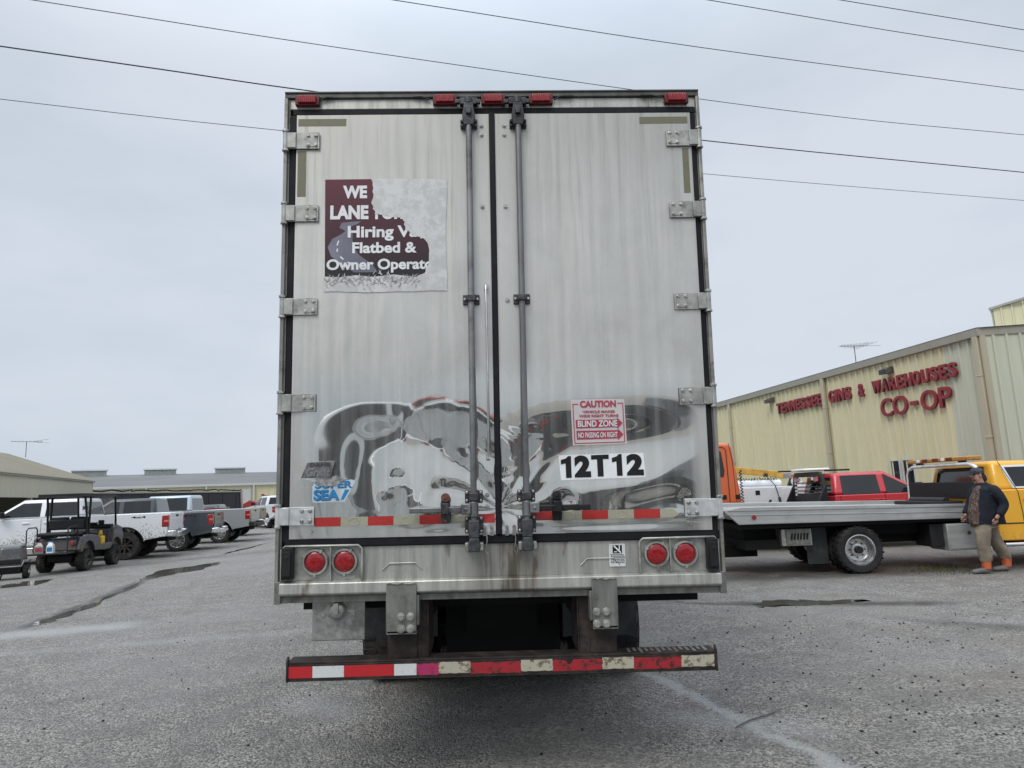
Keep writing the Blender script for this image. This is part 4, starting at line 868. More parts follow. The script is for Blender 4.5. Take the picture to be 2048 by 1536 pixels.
# ------------------------------------------------------------------ pickups
def arc(cx, cz, r, a0, a1, n=10): return [(cx+r*math.cos(R(a0+(a1-a0)*i/n)), cz+r*math.sin(R(a0+(a1-a0)*i/n))) for i in range(n+1)]
def pickup(name, label, cat, group, loc, rz, paint, cabpaint=None, r=.41, lift=0, wb=3.75, ro=1.17, cr=.74, crew=True, bed=True, rim='s6', rimm='chrome', w=2.0, roof=1.90,
           rail=1.36, tail='L', tyre='rubber', bumper='chrome', tyw=.28, rimr=.26, hoodz=1.22, glass='glass', badge=None, cabl=2.41, winlow=0):
    T = empty(name, loc, rz); tag(T, label, cat, group); cabpaint = cabpaint or paint
    zb = .50+lift; hw = w/2; L = lift; fo = .95; ws = cr+cabl           # ws: windshield base
    ra = r+.12
    def side(ext=True):
        p = []
        x_r = -ro if bed else cr
        p += [(x_r, zb+.12)]
        if bed: p += [(-ra-.02, zb+.02)]+arc(0, r, ra, 170, 10)+[(ra+.02, zb)]
        p += [(wb-ra-.02, zb)]+arc(wb, r, ra, 170, 10)+[(wb+ra+.02, zb+.05), (wb+fo-.05, zb+.08), (wb+fo+.02, .80+L), (wb+fo, 1.02+L), (wb+fo-.10, hoodz+L), (ws+.25, hoodz+.10+L), (ws, rail-.02+L), (cr, rail-.02+L)]
        return p
    up_ = [(cr-.02, rail+L), (-ro, rail+L), (-ro-.02, rail-.10+L)] if bed else []
    for sy in (1, -1):
        b = MB(); b.prism(side()+up_, sy*(hw-.075), sy*hw); s_ = b.build('body_side', paint, T, .025, seg=3)
        if badge and sy == 1: text('badge', badge, -.45, -.02, rail-.14+L, rail-.075+L, 0, 'pk', s_, .02, .004).matrix_basis = Matrix.Translation((-.62, hw+.003, 0)) @ Matrix.Rotation(math.pi, 4, 'Z')
    hull = [(-ro+.02 if bed else cr, zb+.20)]
    if bed: hull += arc(0, r, ra, 165, 15)
    hull += [(cr, zb+.1)]+arc(wb, r, ra, 165, 15)+[(wb+fo-.08, zb+.12), (wb+fo, .82+L), (wb+fo-.02, 1.02+L), (wb+fo-.12, hoodz-.004+L), (ws+.25, hoodz+.096+L), (ws, rail-.03+L), (cr+.02, rail-.03+L)]
    if bed: hull += [(cr-.02, rail-.03+L), (cr-.06, 1.0+L), (-ro+.05, 1.0+L)]
    b = MB(); b.prism(hull, -hw+.075, hw-.075); b.build('body', paint, T, .02)
    b = MB(); b.box(-ro+.1 if bed else -ro, wb+.6, -.5, .5, zb-.06, zb+.14); 
    for x in (0, wb): b.cyl((x, -hw+.2, r), (x, hw-.2, r), .055, seg=10); b.box(x-.14, x+.14, -.16, .14, r-.13, r+.13)
    b.build('chassis', 'dark', T)
    # cab
    zt = roof+L; zb2 = rail-.02+L; hi = hw-.05; ht = hw-.23
    rr, rf_ = cr+.10, ws-.85
    c = MB(); c.hexa([(cr, hi, zb2), (cr, -hi, zb2), (ws, -hi, zb2), (ws, hi, zb2)], [(rr, ht, zt), (rr, -ht, zt), (rf_, -ht+.02, zt), (rf_, ht-.02, zt)])
    cab = c.build('cab', cabpaint, T, .085, seg=4)
    def yy(z): return hi+(ht-hi)*(z-zb2)/(zt-zb2)
    def winq(q, sy, nm='window', m_=glass):
        th = .010; vs = []
        for (x, z) in q: y = yy(z)+th-.004+.004; vs.append((x, sy*y, z))
        vi = [(x, y_-sy*.03, z) for x, y_, z in vs]; n = len(q); b = MB()
        b.add(vs+vi, [tuple(range(n)), tuple(range(n, 2*n))[::-1]]+[(i, (i+1) % n, n+(i+1) % n, n+i) for i in range(n)]); return b.build(nm, m_, T)
    z0, z1 = zb2+(.01 if winlow else .06), zt-(.07 if winlow else .10)
    fr = lambda x, z: x
    fx = lambda z: ws-.85*(z-zb2)/(zt-zb2)
    xm = cr+(1.18 if crew else .35)
    for sy in (1, -1):
        if crew: winq([(cr+.20, z0), (xm-.07, z0), (xm-.07, z1), (cr+.24, z1)], sy)
        winq([(xm+.07, z0), (fx(z0)-.16, z0), (fx(z0+.1)-.14, z0+.10), (fx(z1)-.16, z1), (xm+.09, z1)], sy)
    # rear glass, windshield
    def endq(xb, xt, name_, sgn):
        b = MB(); a0, a1 = .12, .80; g = []
        for k in (a0, a1):
            x = xb+(xt-xb)*k; y = (hi+(ht-hi)*k)-.14; z = zb2+(zt-zb2)*k; g.append((x, y, z))
        vs = [(g[0][0]+sgn*.006, g[0][1], g[0][2]), (g[0][0]+sgn*.006, -g[0][1], g[0][2]), (g[1][0]+sgn*.006, -g[1][1], g[1][2]), (g[1][0]+sgn*.006, g[1][1], g[1][2])]
        vi = [(x-sgn*.03, y, z) for x, y, z in vs]; b.add(vs+vi, [(0, 1, 2, 3), (7, 6, 5, 4), (0, 4, 5, 1), (1, 5, 6, 2), (2, 6, 7, 3), (3, 7, 4, 0)]); return b.build(name_, glass, T)
    endq(cr, rr, 'rear_window', -1); endq(ws, rf_, 'windshield', 1)
    for sy in (1, -1):
        b = MB()
        for x in ([xm] if not crew else [xm, cr+.12]) : b.box(x-.006, x+.006, sy*hw-.004, sy*hw+.0015, zb+.1, rail-.03+L)
        b.box(ws-.1, ws-.088, sy*hw-.004, sy*hw+.0015, zb+.1, rail-.1+L)
        b.build('door_seam', 'plastic', T)
        for x in ([xm-.28, ws-1.0-.25+.1] if crew else [xm+.12]): b = MB(); b.box(x, x+.20, sy*hw-.004, sy*hw+.03, rail-.17+L, rail-.13+L); b.build('door_handle', cabpaint, T, .01)
        b = MB(); x = fx(z0)-.32; b.box(x-.08, x+.10, sy*(hw+.06), sy*(hw+.26), rail+.03+L, rail+.22+L); b.box(x-.03, x+.03, sy*(hw-.12), sy*(hw+.08), rail+.02+L, rail+.07+L); b.build('side_mirror', 'plastic', T, .03)
        b = MB(); b.box(cr+.1, ws-.2, sy*(hw-.12), sy*(hw+.02), zb-.10, zb-.04); b.build('side_step', bumper if bumper == 'chrome' else 'plastic', T, .02)
        b = MB(); b.box(wb+fo-.20, wb+fo+.022, sy*(hw-.35), sy*(hw+.004), .86+L, 1.08+L); b.build('headlight', 'glass', T, .03)
        # wheel-arch lip
        b = MB(); 
        if bed: b.tube([(x_, sy*(hw+.002), z_) for x_, z_ in arc(0, r, ra+.005, 165, 15, 14)], .022, 6); b.build('wheel_arch', 'plastic' if rim == 's8' else paint, T, smooth=60)
    b = MB(); b.box(wb+fo-.02, wb+fo+.02, -hw+.38, hw-.38, .80+L, 1.10+L); b.build('grille', 'plastic', T, .02)
    b = MB(); b.box(wb+fo-.02, wb+fo+.13, -hw+.02, hw-.02, .50+L, .76+L); b.build('front_bumper', bumper, T, .05)
    if bed:
        b = MB(); b.box(-ro-.035, -ro+.03, -hw+.19, hw-.19, .80+L, rail-.005+L); b.box(-ro-.045, -ro-.03, -hw+.25, hw-.25, .86+L, 1.18+L); tg = b.build('tailgate', paint, T, .015)
        b = MB(); b.box(-ro-.055, -ro-.04, -.12, .12, 1.22+L, 1.29+L); b.build('handle', 'plastic', tg, .01)
        b = MB(); b.box(-ro-.22, -ro+.02, -.45, .45, .56+L, .74+L); b.box(-ro-.20, -ro+.06, -hw+.03, -.45, .60+L, .79+L); b.box(-ro-.20, -ro+.06, .45, hw-.03, .60+L, .79+L); b.build('rear_bumper', bumper, T, .03)
        for sy in (1, -1):
            b = MB()
            zl, zh = (.90+L, 1.29+L)
            b.box(-ro-.030, -ro+.17, sy*(hw-.175), sy*(hw+.008), zl, zh); tl = b.build('tail_light', 'redlens', T, .03)
            b = MB(); b.box(-ro-.034, -ro+.10, sy*(hw-.14), sy*(hw+.012), zl+.155, zl+.225); b.build('reverse_lens', mat('pale_red_lens', (.55, .12, .12), .2) if 'pale_red_lens' not in bpy.data.materials else bpy.data.materials['pale_red_lens'], tl, .01)
    for x in (0, wb):
        for sy in (1, -1):
            place_wheel(T, (x, sy*(hw-tyw/2-.01), r), r, tyw, rimr, sy, rim, tyre, rimm)
    return T
def rearwheel_loc(nx, ny, rz, hw=.99): "given where the near rear tyre meets the ground"; return None
GP = 'pickups parked in a slanted row on the left'
def place(nx, ny, head_deg, sy, hw=.85):
    "origin such that the wheel on side sy touches the ground at (nx, ny)"
    a = R(head_deg); lx = Vector((-math.sin(a), math.cos(a)))*sy*hw; return (nx-lx.x, ny-lx.y, 0), a
rimd = mat('dark_rim', (.055, .052, .05), .5, .6, var=.4, sc=12, dirt=(.12, .10, .08), dirtamt=.6); M['rimd'] = rimd
M['alu'] = mat('alloy_rim', (.55, .55, .55), .3, .9, var=.15, sc=10, dirt=(.16, .15, .13), dirtamt=.5, dsc=9)
for nm, lab, (nx, ny), hd, kw in (
    ('pickup_truck', 'white crew-cab pickup spattered with mud, nearest in the row, behind the golf cart', (-12.52, 22.23), 192, dict(paint='paintA', r=.445, lift=.07, rim='s8', rimm='rimd', tyre='rubber_mud', tyw=.31, badge='4x4', roof=1.92, cr=1.22, ro=1.24, wb=4.25, cabl=2.65)),
    ('pickup_truck', 'dark slate pickup with bright alloy wheels, second in the row', (-12.35, 25.29), 192, dict(paint='paintB', r=.40, rim='s12', rimm='alu', badge='Z71', roof=1.95)),
    ('pickup_truck', 'silver pickup with pale blue cab, third in the row', (-12.68, 29.64), 188, dict(paint='paintC', cabpaint='paintCc', r=.42, lift=.04, rim='s12', rimm='alu', roof=2.02, bumper='plastic', cr=1.15, ro=1.2, wb=4.2, cabl=2.6)),
    ('pickup_truck', 'maroon pickup mostly hidden behind the silver one', (-15.9, 34.0), 186, dict(paint='paintD', r=.40, rim='s8', rimm='rimd', roof=1.76, rail=1.46, hoodz=1.3, bumper='plastic')),
    ('pickup_truck', 'dark pickup whose tail shows past the silver one', (-14.25, 35.0), 190, dict(paint='paintB', r=.40, rim='s8', rimm='rimd', roof=1.62, rail=1.36, bumper='chrome')),
    ('pickup_truck', 'clean white pickup farthest away in the row, beside the red machine', (-15.75, 44.0), 128, dict(paint='white', r=.42, lift=.08, rim='s8', rimm='alu', roof=1.95, cr=.3, ro=1.2))):
    loc, a = place(nx, ny, hd, 1); pickup(nm, lab, 'pickup truck', GP, loc, a, **kw)

# ------------------------------------------------------------------ far left: mesh-sided trailer and red machine
a0 = Vector((-24.3, 40.3)); a1 = Vector((-21.9, 55.2)); dd = (a1-a0); LT = dd.length
MT = empty('stock_trailer', (a0.x, a0.y, 0), math.atan2(dd.y, dd.x)); tag(MT, 'long black mesh-sided trailer with pale top rail behind the pickup row', 'trailer')
n = NT('dark_mesh'); v = n.n('ShaderNodeTexBrick'); v.inputs['Scale'].default_value = 1; n.l(n.obj((3, 3, 3)), v.inputs['Vector']); n.set(Base_Color=n.mix(n.noise((8, 8, 8), 1, 3), (.006, .007, .010), (.025, .028, .035)), Roughness=.6); M['mesh'] = n.m
b = MB(); b.box(0, LT, .05, 1.9, 1.0, 2.52); b.build('mesh_side', 'mesh', MT)
b = MB(); b.box(-.05, LT+.05, -.03, .05, 2.50, 2.60); b.build('top_rail', 'trim', MT)
b = MB(); b.prism([(LT-.1, .95), (LT+.12, .95), (LT-.10, 2.6), (LT-.32, 2.6)], -.04, 1.95); b.build('end_frame', mat('pinkish_frame', (.42, .33, .32), .6), MT)
for i in range(9): b = MB(); x = i*LT/8.5; b.box(x, x+.05, .03, .05, 1.0, 2.50); b.build('post', 'mesh', MT)
b = MB(); rnd = random.Random(9); pts = [(LT*i/30, .5+.4*math.sin(i), 2.66+rnd.uniform(-.02, .10)) for i in range(31)]; b.tube(pts, .05, 6); b.build('rolled_tarp', 'plastic', MT, smooth=60)
b = MB(); b.box(0, LT, .1, 1.8, .8, 1.0); b.build('chassis', 'dark', MT)
for x in (6, 7.2): place_wheel(MT, (x, .1, .42), .42, .25, .22, -1, 's6', 'rubber', 'hinge', tread=False)
place_wheel(MT, (6, 1.8, .42), .42, .25, .22, 1, 's6', 'rubber', 'hinge', tread=False)
RM = empty('farm_machine', (-19.75, 52.5, 0), R(10)); RM.scale = (.8, .8, .92); tag(RM, 'red farm machine with an upright stack at the end of the black trailer', 'machine')
M['rmach'] = mat('red_machine_paint', (.30, .03, .025), .5, dirt=(.12, .04, .03))
b = MB(); b.prism([(-1.1, .6), (1.2, .6), (1.35, 1.45), (.9, 1.85), (.1, 1.8), (-.5, 2.0), (-1.1, 1.7)], -.7, .7); b.build('body', 'rmach', RM, .05)
b = MB(); b.cyl((.55, 0, 1.7), (.55, 0, 2.45), .14, seg=14); b.build('stack', 'rmach', RM, smooth=40)
b = MB(); b.tube([(.6, .3, 2.3), (1.2, .3, 2.25), (1.7, .3, 1.6), (2.1, .3, 1.0)], .05, 8); b.build('hose_arm', 'black', RM, smooth=40)
for x in (-.8, .9):
    for y in (-.75, .75): place_wheel(RM, (x, y, .45), .45, .25, .22, 1 if y > 0 else -1, 's6', 'rubber', 'rmach', tread=False)

# ------------------------------------------------------------------ golf cart seen from behind (local +y is forward, origin between the rear wheels)
GC = empty('golf_cart', (-12.30, 18.95, 0), R(7)); tag(GC, 'muddy dark blue golf cart with black roof and rear-facing seat, beside the white pickup', 'golf cart')
tr2, wbg, rw = .98, 1.66, .29
for x in (-tr2/2, tr2/2):
    for y in (0, wbg): place_wheel(GC, (x, y, rw), rw, .23, .15, 1 if x > 0 else -1, 's6', 'rubber_mud', 'rimd', axis='x')
sidep = [(-.50, .48), (-.40, .40), (-.34, .42)]+[( .34*math.cos(R(a)), .34+.34*math.sin(R(a))) for a in range(165, 10, -14)]+[(.38, .40), (1.28, .38), (1.30, .42)]+[(wbg+.34*math.cos(R(a)), .34+.34*math.sin(R(a))) for a in range(165, 10, -14)]+[(2.05, .50), (2.08, .75), (1.95, .98), (1.62, 1.06), (1.45, .98), (1.38, .56), (.62, .56), (.55, .80), (-.10, .86), (-.42, .80)]
for sx in (-1, 1): b = MB(); b.prism(sidep, sx*.50, sx*.60, 'x'); b.build('body_side', 'cart', GC, .02)
b = MB(); b.prism([(-.48, .46), (1.98, .42), (2.02, .95), (1.62, 1.03), (1.46, .96), (1.38, .50), (.64, .50), (.52, .78), (-.40, .78)], -.50, .50, 'x'); b.build('body', 'cart', GC, .03)
b = MB(); b.cyl((-.45, 0, rw), (.45, 0, rw), .05); b.cyl((-.45, wbg, rw), (.45, wbg, rw), .04); b.box(-.3, .3, -.3, 1.9, .28, .44); b.build('chassis', 'dark', GC)
b = MB(); b.box(-.53, .53, -.50, 1.62, 1.885, 1.965); b.box(-.56, .56, -.54, 1.66, 1.87, 1.895); b.build('roof', 'plastic', GC, .03)
for sx in (-1, 1):
    for pts in ([(sx*.50, .02, .85), (sx*.50, -.02, 1.35), (sx*.48, -.12, 1.88)], [(sx*.50, .12, .85), (sx*.50, .16, 1.88)], [(sx*.52, 1.72, .95), (sx*.52, 1.60, 1.88)]):
        b = MB(); b.tube(pts, .030, 8); b.build('roof_post', 'black', GC, smooth=50)
b = MB(); b.hexa([(-.50, 1.72, .98), (.50, 1.72, .98), (.50, 1.73, .98), (-.50, 1.73, .98)][::1], [(-.50, 1.61, 1.86), (.50, 1.61, 1.86), (.50, 1.62, 1.86), (-.50, 1.62, 1.86)])
n = NT('clear_plastic'); n.set(Base_Color=(.85, .86, .86), Roughness=.08, Transmission_Weight=.0, Alpha=.22); M['clear'] = n.m
b.build('windshield', 'clear', GC); b = MB(); b.box(-.50, .50, 1.655, 1.675, 1.38, 1.40); b.build('windshield_hinge', 'trim', GC)
def cushion(name, x0, x1, y0, y1, z0, z1, bev=.05): b = MB(); b.box(x0, x1, y0, y1, z0, z1); return b.build(name, 'plastic', GC, bev, seg=4)
cushion('front_seat', -.48, .48, .30, .78, .80, .92); 
for sx in (-1, 1): cushion('backrest', sx*.02, sx*.48, .08, .20, 1.02, 1.34, .05)
cushion('rear_seat', -.48, .48, -.55, -.08, .84, .95); cushion('rear_backrest', -.46, .46, -.06, .04, 1.0, 1.28, .045)
b = MB(); b.box(-.5, .5, -1.02, -.50, .40, .44); b.build('footrest', 'black', GC, .01)
for sx in (-1, 1):
    b = MB(); b.tube([(sx*.50, -.95, .42), (sx*.50, -.97, 1.04), (sx*.50, -.88, 1.10), (sx*.50, -.55, 1.10), (sx*.50, -.48, 1.04), (sx*.50, -.46, .46)], .016, 8); b.build('grab_rail', 'black', GC, smooth=50)
b = MB(); b.lathe([(.17, -.012), (.19, 0), (.17, .012), (.15, 0), (.17, -.012)], 24, Matrix.Translation((-.22, 1.28, 1.12)) @ Matrix.Rotation(R(35), 4, 'X')); b.cyl((-.22, 1.28, 1.12), (-.22, 1.55, .9), .02); b.box(-.39, -.05, 1.265, 1.295, 1.105, 1.13); b.build('steering_wheel', 'plastic', GC, smooth=50)
b = MB(); b.box(-.50, .50, 1.44, 1.62, .98, 1.08); b.box(-.2, .1, 1.4, 1.55, 1.08, 1.14); b.box(.15, .3, 1.42, 1.5, 1.08, 1.2); b.build('dashboard', 'plastic', GC, .02)
for sx in (-1, 1): b = MB(); b.box(sx*.33, sx*.44, -.515, -.49, .60, .70); b.build('tail_light', 'redlens', GC, .01)
b = MB(); b.box(-.07, .07, .93, .96, 1.52, 1.62); 
mr_ = b; mr_.box(-.01, .01, .94, .96, 1.6, 1.88); mr_.build('mirror', 'trim', GC)
for ch_ in GC.children:
    if not ch_.name.startswith('wheel') and not ch_.name.startswith('chassis'): ch_.location.z = .11
def jug(name, loc, rz, mt, lab_mt, label, h=.30, w=.17):
    o = empty(name, loc, rz); tag(o, label, 'jug')
    b = MB(); b.hexa([(-w/2, -w*.35, 0), (w/2, -w*.35, 0), (w/2, w*.35, 0), (-w/2, w*.35, 0)], [(-w*.46, -w*.33, h*.62), (w*.46, -w*.33, h*.62), (w*.46, w*.33, h*.62), (-w*.46, w*.33, h*.62)])
    b.hexa([(-w*.46, -w*.33, h*.62), (w*.46, -w*.33, h*.62), (w*.46, w*.33, h*.62), (-w*.46, w*.33, h*.62)], [(-w*.12, -w*.15, h*.9), (w*.2, -w*.15, h*.9), (w*.2, w*.15, h*.9), (-w*.12, w*.15, h*.9)])
    b.tube([(-w*.36, 0, h*.68), (-w*.40, 0, h*.88), (-w*.1, 0, h*.92)], .012, 6); b.build('body', mt, o, .012)
    b = MB(); b.cyl((w*.05, 0, h*.9), (w*.05, 0, h), .025); b.build('cap', lab_mt, o)
    b = MB(); b.box(-w*.36, w*.36, -w*.37, -w*.352, h*.15, h*.5); b.build('label', lab_mt, o); return o
GM = Matrix.Translation((-12.30, 18.95, 0)) @ Matrix.Rotation(R(7), 4, 'Z')
p = GM @ Vector((.02, -.80, .55)); jug('jug', tuple(p), R(7), 'white', 'pblue', 'white plastic jug with blue label standing on the golf cart footrest')
p = GM @ Vector((-.26, -.80, .55)); jug('jug', tuple(p), R(25), 'hinge', 'pr', 'grey jug with red label left of the white jug on the golf cart footrest', .30, .20)
p = GM @ Vector((.40, 1.05, .61))
gc_ = empty('fuel_can', tuple(p), R(7)); tag(gc_, 'yellow plastic fuel can on the floor of the golf cart', 'fuel can')
b = MB(); b.box(-.09, .09, -.11, .11, 0, .26); b.build('can_body', mat('yellow_plastic', (.65, .42, .02), .45), gc_, .03, seg=3); b = MB(); b.tube([(0, -.08, .25), (0, -.08, .36), (0, .05, .38), (0, .09, .27)], .022, 8); b.cyl((0, .02, .3), (0, .02, .42), .035); b.build('handle', bpy.data.materials['yellow_plastic'], gc_, smooth=50)
# small utility cart, facing the camera
UC = empty('utility_cart', (-12.62, 17.35, 0), R(28)); tag(UC, 'small dark hooded cart with narrow white-rimmed wheels at the left edge', 'cart')
for x in (-.33, .33): place_wheel(UC, (x, .05, .20), .20, .13, .10, 1 if x > 0 else -1, 's6', 'rubber', 'alu', axis='x', tread=False)
b = MB(); b.hexa([(-.28, -.24, .32), (.28, -.24, .32), (.34, .32, .32), (-.34, .32, .32)], [(-.22, -.12, .80), (.22, -.12, .80), (.28, .32, .84), (-.28, .32, .84)]); b.build('hood', 'cart2', UC, .07, seg=4)
b = MB(); b.tube([(-.30, -.18, .44), (-.27, -.29, .32), (.27, -.29, .32), (.30, -.18, .44)], .018, 8); b.build('front_bar', 'rod', UC, smooth=50)
b = MB(); b.box(-.24, .24, -.25, -.18, .38, .50); b.build('grille', 'plastic', UC, .02)
b = MB(); b.cyl((-.32, .05, .2), (.32, .05, .2), .03); b.box(-.24, .24, -.2, .3, .14, .32); b.tube([(-.12, -.20, .2), (-.15, -.25, .02)], .02, 6); b.build('axle', 'dark', UC)
for sx in (-1, 1): b = MB(); b.box(sx*.24, sx*.40, -.12, .24, .38, .46); b.build('fender', 'cart2', UC, .03)

# ------------------------------------------------------------------ yellow rollback tow truck (heading +x)
TW = empty('tow_truck', (5.95, 12.2, 0)); tag(TW, 'yellow flatbed tow truck with aluminium deck and amber roof light bar', 'tow truck')
def deck_z(x): return 1.185-(x+2.36)*.021
X0, X1 = -2.36, 2.20
b = MB(); b.prism([(X0, deck_z(X0)), (X0+.28, deck_z(X0)-.27), (X1, deck_z(X1)-.215), (X1, deck_z(X1))], 0, .06); b.build('deck_side', 'silverdeck', TW, .01)
b = MB(); b.prism([(X0+.02, deck_z(X0)-.085), (X0+.28, deck_z(X0)-.09), (X1, deck_z(X1)-.10), (X1, deck_z(X1)-.112), (X0+.2, deck_z(X0)-.112)], -.008, .0); b.prism([(X0+.1, deck_z(X0)-.01), (X0+.34, deck_z(X0)+.03), (X1, deck_z(X1)+.03), (X1, deck_z(X1)-.015), (X0+.1, deck_z(X0)-.03)], -.012, .05); b.build('deck_rail', 'silverdeck', TW, .004)
b = MB(); b.prism([(X0, deck_z(X0)-.01), (X0+.2, deck_z(X0)-.18), (X1, deck_z(X1)-.16), (X1, deck_z(X1)-.01)], .06, 2.34); b.build('deck', 'silverdeck', TW)
b = MB(); b.prism([(X0, deck_z(X0)), (X0+.28, deck_z(X0)-.27), (X1, deck_z(X1)-.215), (X1, deck_z(X1)+.06), (X0+.5, deck_z(X0)+.06)], 2.34, 2.4); b.build('far_deck_side', 'silverdeck', TW, .01)
b = MB(); b.cyl((X0+.55, -.015, deck_z(0)-.10), (X0+.55, .0, deck_z(0)-.10), .040, seg=20); b.build('side_marker', 'redlens', TW)
b = MB(); b.box(X0+.5, X1-.1, .5, 1.9, .62, .93); b.box(X0+.6, X1+3.2, .72, .86, .46, .80); b.box(X0+.6, X1+3.2, 1.54, 1.68, .46, .80); b.box(X0+.3, X1, .08, 2.3, .83, .92); b.build('subframe', 'dark', TW)
b = MB(); b.cyl((-.9, 1.2, .55), (1.4, 1.2, .7), .09); b.box(-1.9, -1.3, .3, 2.1, .45, .62); b.box(-2.2, -1.5, .9, 1.5, .28, .5); b.cyl((0, .3, .40), (0, 2.1, .40), .10); b.build('wheel_lift', 'dark', TW)
for yo, st, sd_ in ((.02+.12, 'dually', -1), (.02+.42, 'inner', -1), (2.26, 'dually', 1), (1.96, 'inner', 1)): place_wheel(TW, (0, yo, .405), .405, .235, .262, sd_, st, 'rubber', 'alu')
b = MB(); b.box(-1.28, -.74, .22, .60, .50, .80); pb = b.build('plate_box', 'hinge', TW, .01)
b = MB(); b.box(-1.20, -.77, .20, .215, .53, .79); b.build('licence_plate', 'ptdark', pb, .004)
for i in range(6): b = MB(); b.prism([(-1.13+i*.055, .61), (-1.10+i*.055, .61), (-1.08+i*.055, .72), (-1.11+i*.055, .72)], .19, .2); b.build('plate_mark', 'pk', pb)
b = MB(); b.box(-.80, -.42, .35, .37, .16, .80); b.build('mud_flap', 'flap', TW, .005)
b = MB(); b.box(1.55, 2.25, .04, .6, .33, .79); tb = b.build('toolbox', 'silverdeck', TW, .015)
b = MB(); b.box(1.57, 2.23, .028, .04, .36, .77); b.build('toolbox_door', 'silverdeck', tb, .008); b = MB(); b.cyl((1.92, .015, .63), (1.92, .03, .63), .035, seg=16); b.build('latch', 'chrome', tb)
b = MB(); b.box(1.30, 1.53, .12, .6, .40, .79); b.build('battery_box', 'black', TW, .01)
# headboard: a frame standing across the deck, amber bar on top
hb = MB(); hx = 2.28
hb.tube([(hx, .06, 1.06), (hx, .10, 1.66), (hx, .16, 1.76), (hx, .32, 1.82), (hx, 2.08, 1.82), (hx, 2.24, 1.76), (hx, 2.30, 1.66), (hx, 2.34, 1.06)], .036, 8)
hb.build('headboard_frame', mat('bright_frame', (.62, .62, .60), .35, .3), TW, smooth=50)
b = MB(); b.box(hx-.03, hx+.03, .12, 2.28, 1.19, 1.50); b.build('headboard_panel', 'black', TW, .008)
b = MB(); b.box(hx-.02, hx+.05, 2.20, 2.32, 1.1, 1.75); b.build('headboard_edge', 'black', TW)
b = MB(); b.box(1.7, 2.2, .5, 1.9, 1.06, 1.16); b.cyl((1.95, .6, 1.16), (1.95, 1.7, 1.16), .07); b.build('winch', 'black', TW, .01)
br = MB(); br.box(2.24, 2.52, .30, 2.20, 1.885, 1.965); lb = br.build('light_bar', 'amber', TW, .02)
for y in (.95, 1.75): b = MB(); b.box(2.225, 2.24, y, y+.10, 1.90, 1.955); b.build('white_lens', 'pw', lb, .005)
for y in (.72, 1.15, 1.5): b = MB(); b.box(2.23, 2.24, y, y+.18, 1.895, 1.96); b.build('dark_lens', mat('dark_red_lens', (.12, .02, .015), .3) if y == .72 else bpy.data.materials['dark_red_lens'], lb, .004)
for y in (.55, 1.9): b = MB(); b.box(2.30, 2.4, y, y+.1, 1.83, 1.885); b.build('bar_foot', 'black', lb)
# cab
cl = [(2.46, .52), (2.48, .46), (4.30, .44)]+[(4.98+.52*math.cos(R(a)), .44+.52*math.sin(R(a))) for a in range(175, 4, -17)]+[(5.9, .55), (5.98, .9), (5.9, 1.2), (5.7, 1.28), (4.45, 1.36), (4.35, 1.34), (2.54, 1.34), (2.50, 1.1)]
for y in ((.06, .13), (2.05, 2.12)): b = MB(); b.prism(cl, *y); b.build('cab_side', 'paintY', TW, .02)
b = MB(); b.prism(cl, .13, 2.05); b.build('cab_body', 'paintY', TW, .02)
b = MB(); b.hexa([(2.54, .10, 1.32), (4.42, .10, 1.32), (4.42, 2.08, 1.32), (2.54, 2.08, 1.32)], [(2.62, .26, 1.86), (3.72, .26, 1.84), (3.72, 1.92, 1.84), (2.62, 1.92, 1.86)]); b.build('cab', 'paintY', TW, .09, seg=4)
def twin(q, name='window', y0=.10, y1=.26, z0=1.32, z1=1.86, mt='glass', off=.008):
    vs = []; 
    for x, z in q: t = (z-z0)/(z1-z0); vs.append((x, y0+(y1-y0)*t-off, z))
    nn = len(vs); b = MB(); b.add(vs+[(x, y+.02, z) for x, y, z in vs], [tuple(range(nn))[::-1], tuple(range(nn, 2*nn))]+[(i, (i+1) % nn, nn+(i+1) % nn, nn+i) for i in range(nn)]); return b.build(name, mt, TW)
twin([(2.86, 1.36), (4.0, 1.36), (3.55, 1.77), (2.80, 1.77), (2.77, 1.74)], 'window_trim', mt='white', off=.006); twin([(2.91, 1.39), (3.93, 1.39), (3.50, 1.735), (2.83, 1.735)], off=.012)
b = MB(); b.hexa([(2.535, .35, 1.38), (2.535, 1.83, 1.38), (2.555, 1.83, 1.38), (2.555, .35, 1.38)], [(2.592, .42, 1.76), (2.592, 1.76, 1.76), (2.612, 1.76, 1.76), (2.612, .42, 1.76)]); b.build('rear_window', 'glass', TW)
b = MB(); b.hexa([(4.43, .2, 1.36), (4.43, 1.98, 1.36), (4.40, 1.98, 1.36), (4.40, .2, 1.36)], [(3.78, .35, 1.80), (3.78, 1.85, 1.80), (3.74, 1.85, 1.80), (3.74, .35, 1.80)]); b.build('windshield', 'glass', TW)
for pts in ([(2.72, 1.84), (2.80, 1.60), (2.90, 1.30), (2.93, .95), (2.94, .50)], [(4.1, 1.32), (4.12, .5)]):
    b = MB(); b.tube([(x, .055 if z < 1.33 else .055+.16*(z-1.32)/.54, z) for x, z in pts], .006, 5); b.build('door_seam', 'plastic', TW)
b = MB(); b.box(2.36, 4.4, .053, .06, .745, .765); b.build('body_crease', 'plastic', TW)
b = MB(); b.box(2.98, 3.22, .01, .06, 1.12, 1.17); b.build('door_handle', 'plastic', TW, .015)
b = MB(); b.cyl((2.5, .0, .40), (4.2, .0, .40), .035, seg=12); b.build('step_bar', 'chrome', TW, smooth=40)
b = MB(); b.box(3.9, 4.05, -.25, -.02, 1.35, 1.62); b.box(3.95, 4.0, -.05, .1, 1.38, 1.42); b.build('side_mirror', 'plastic', TW, .02)
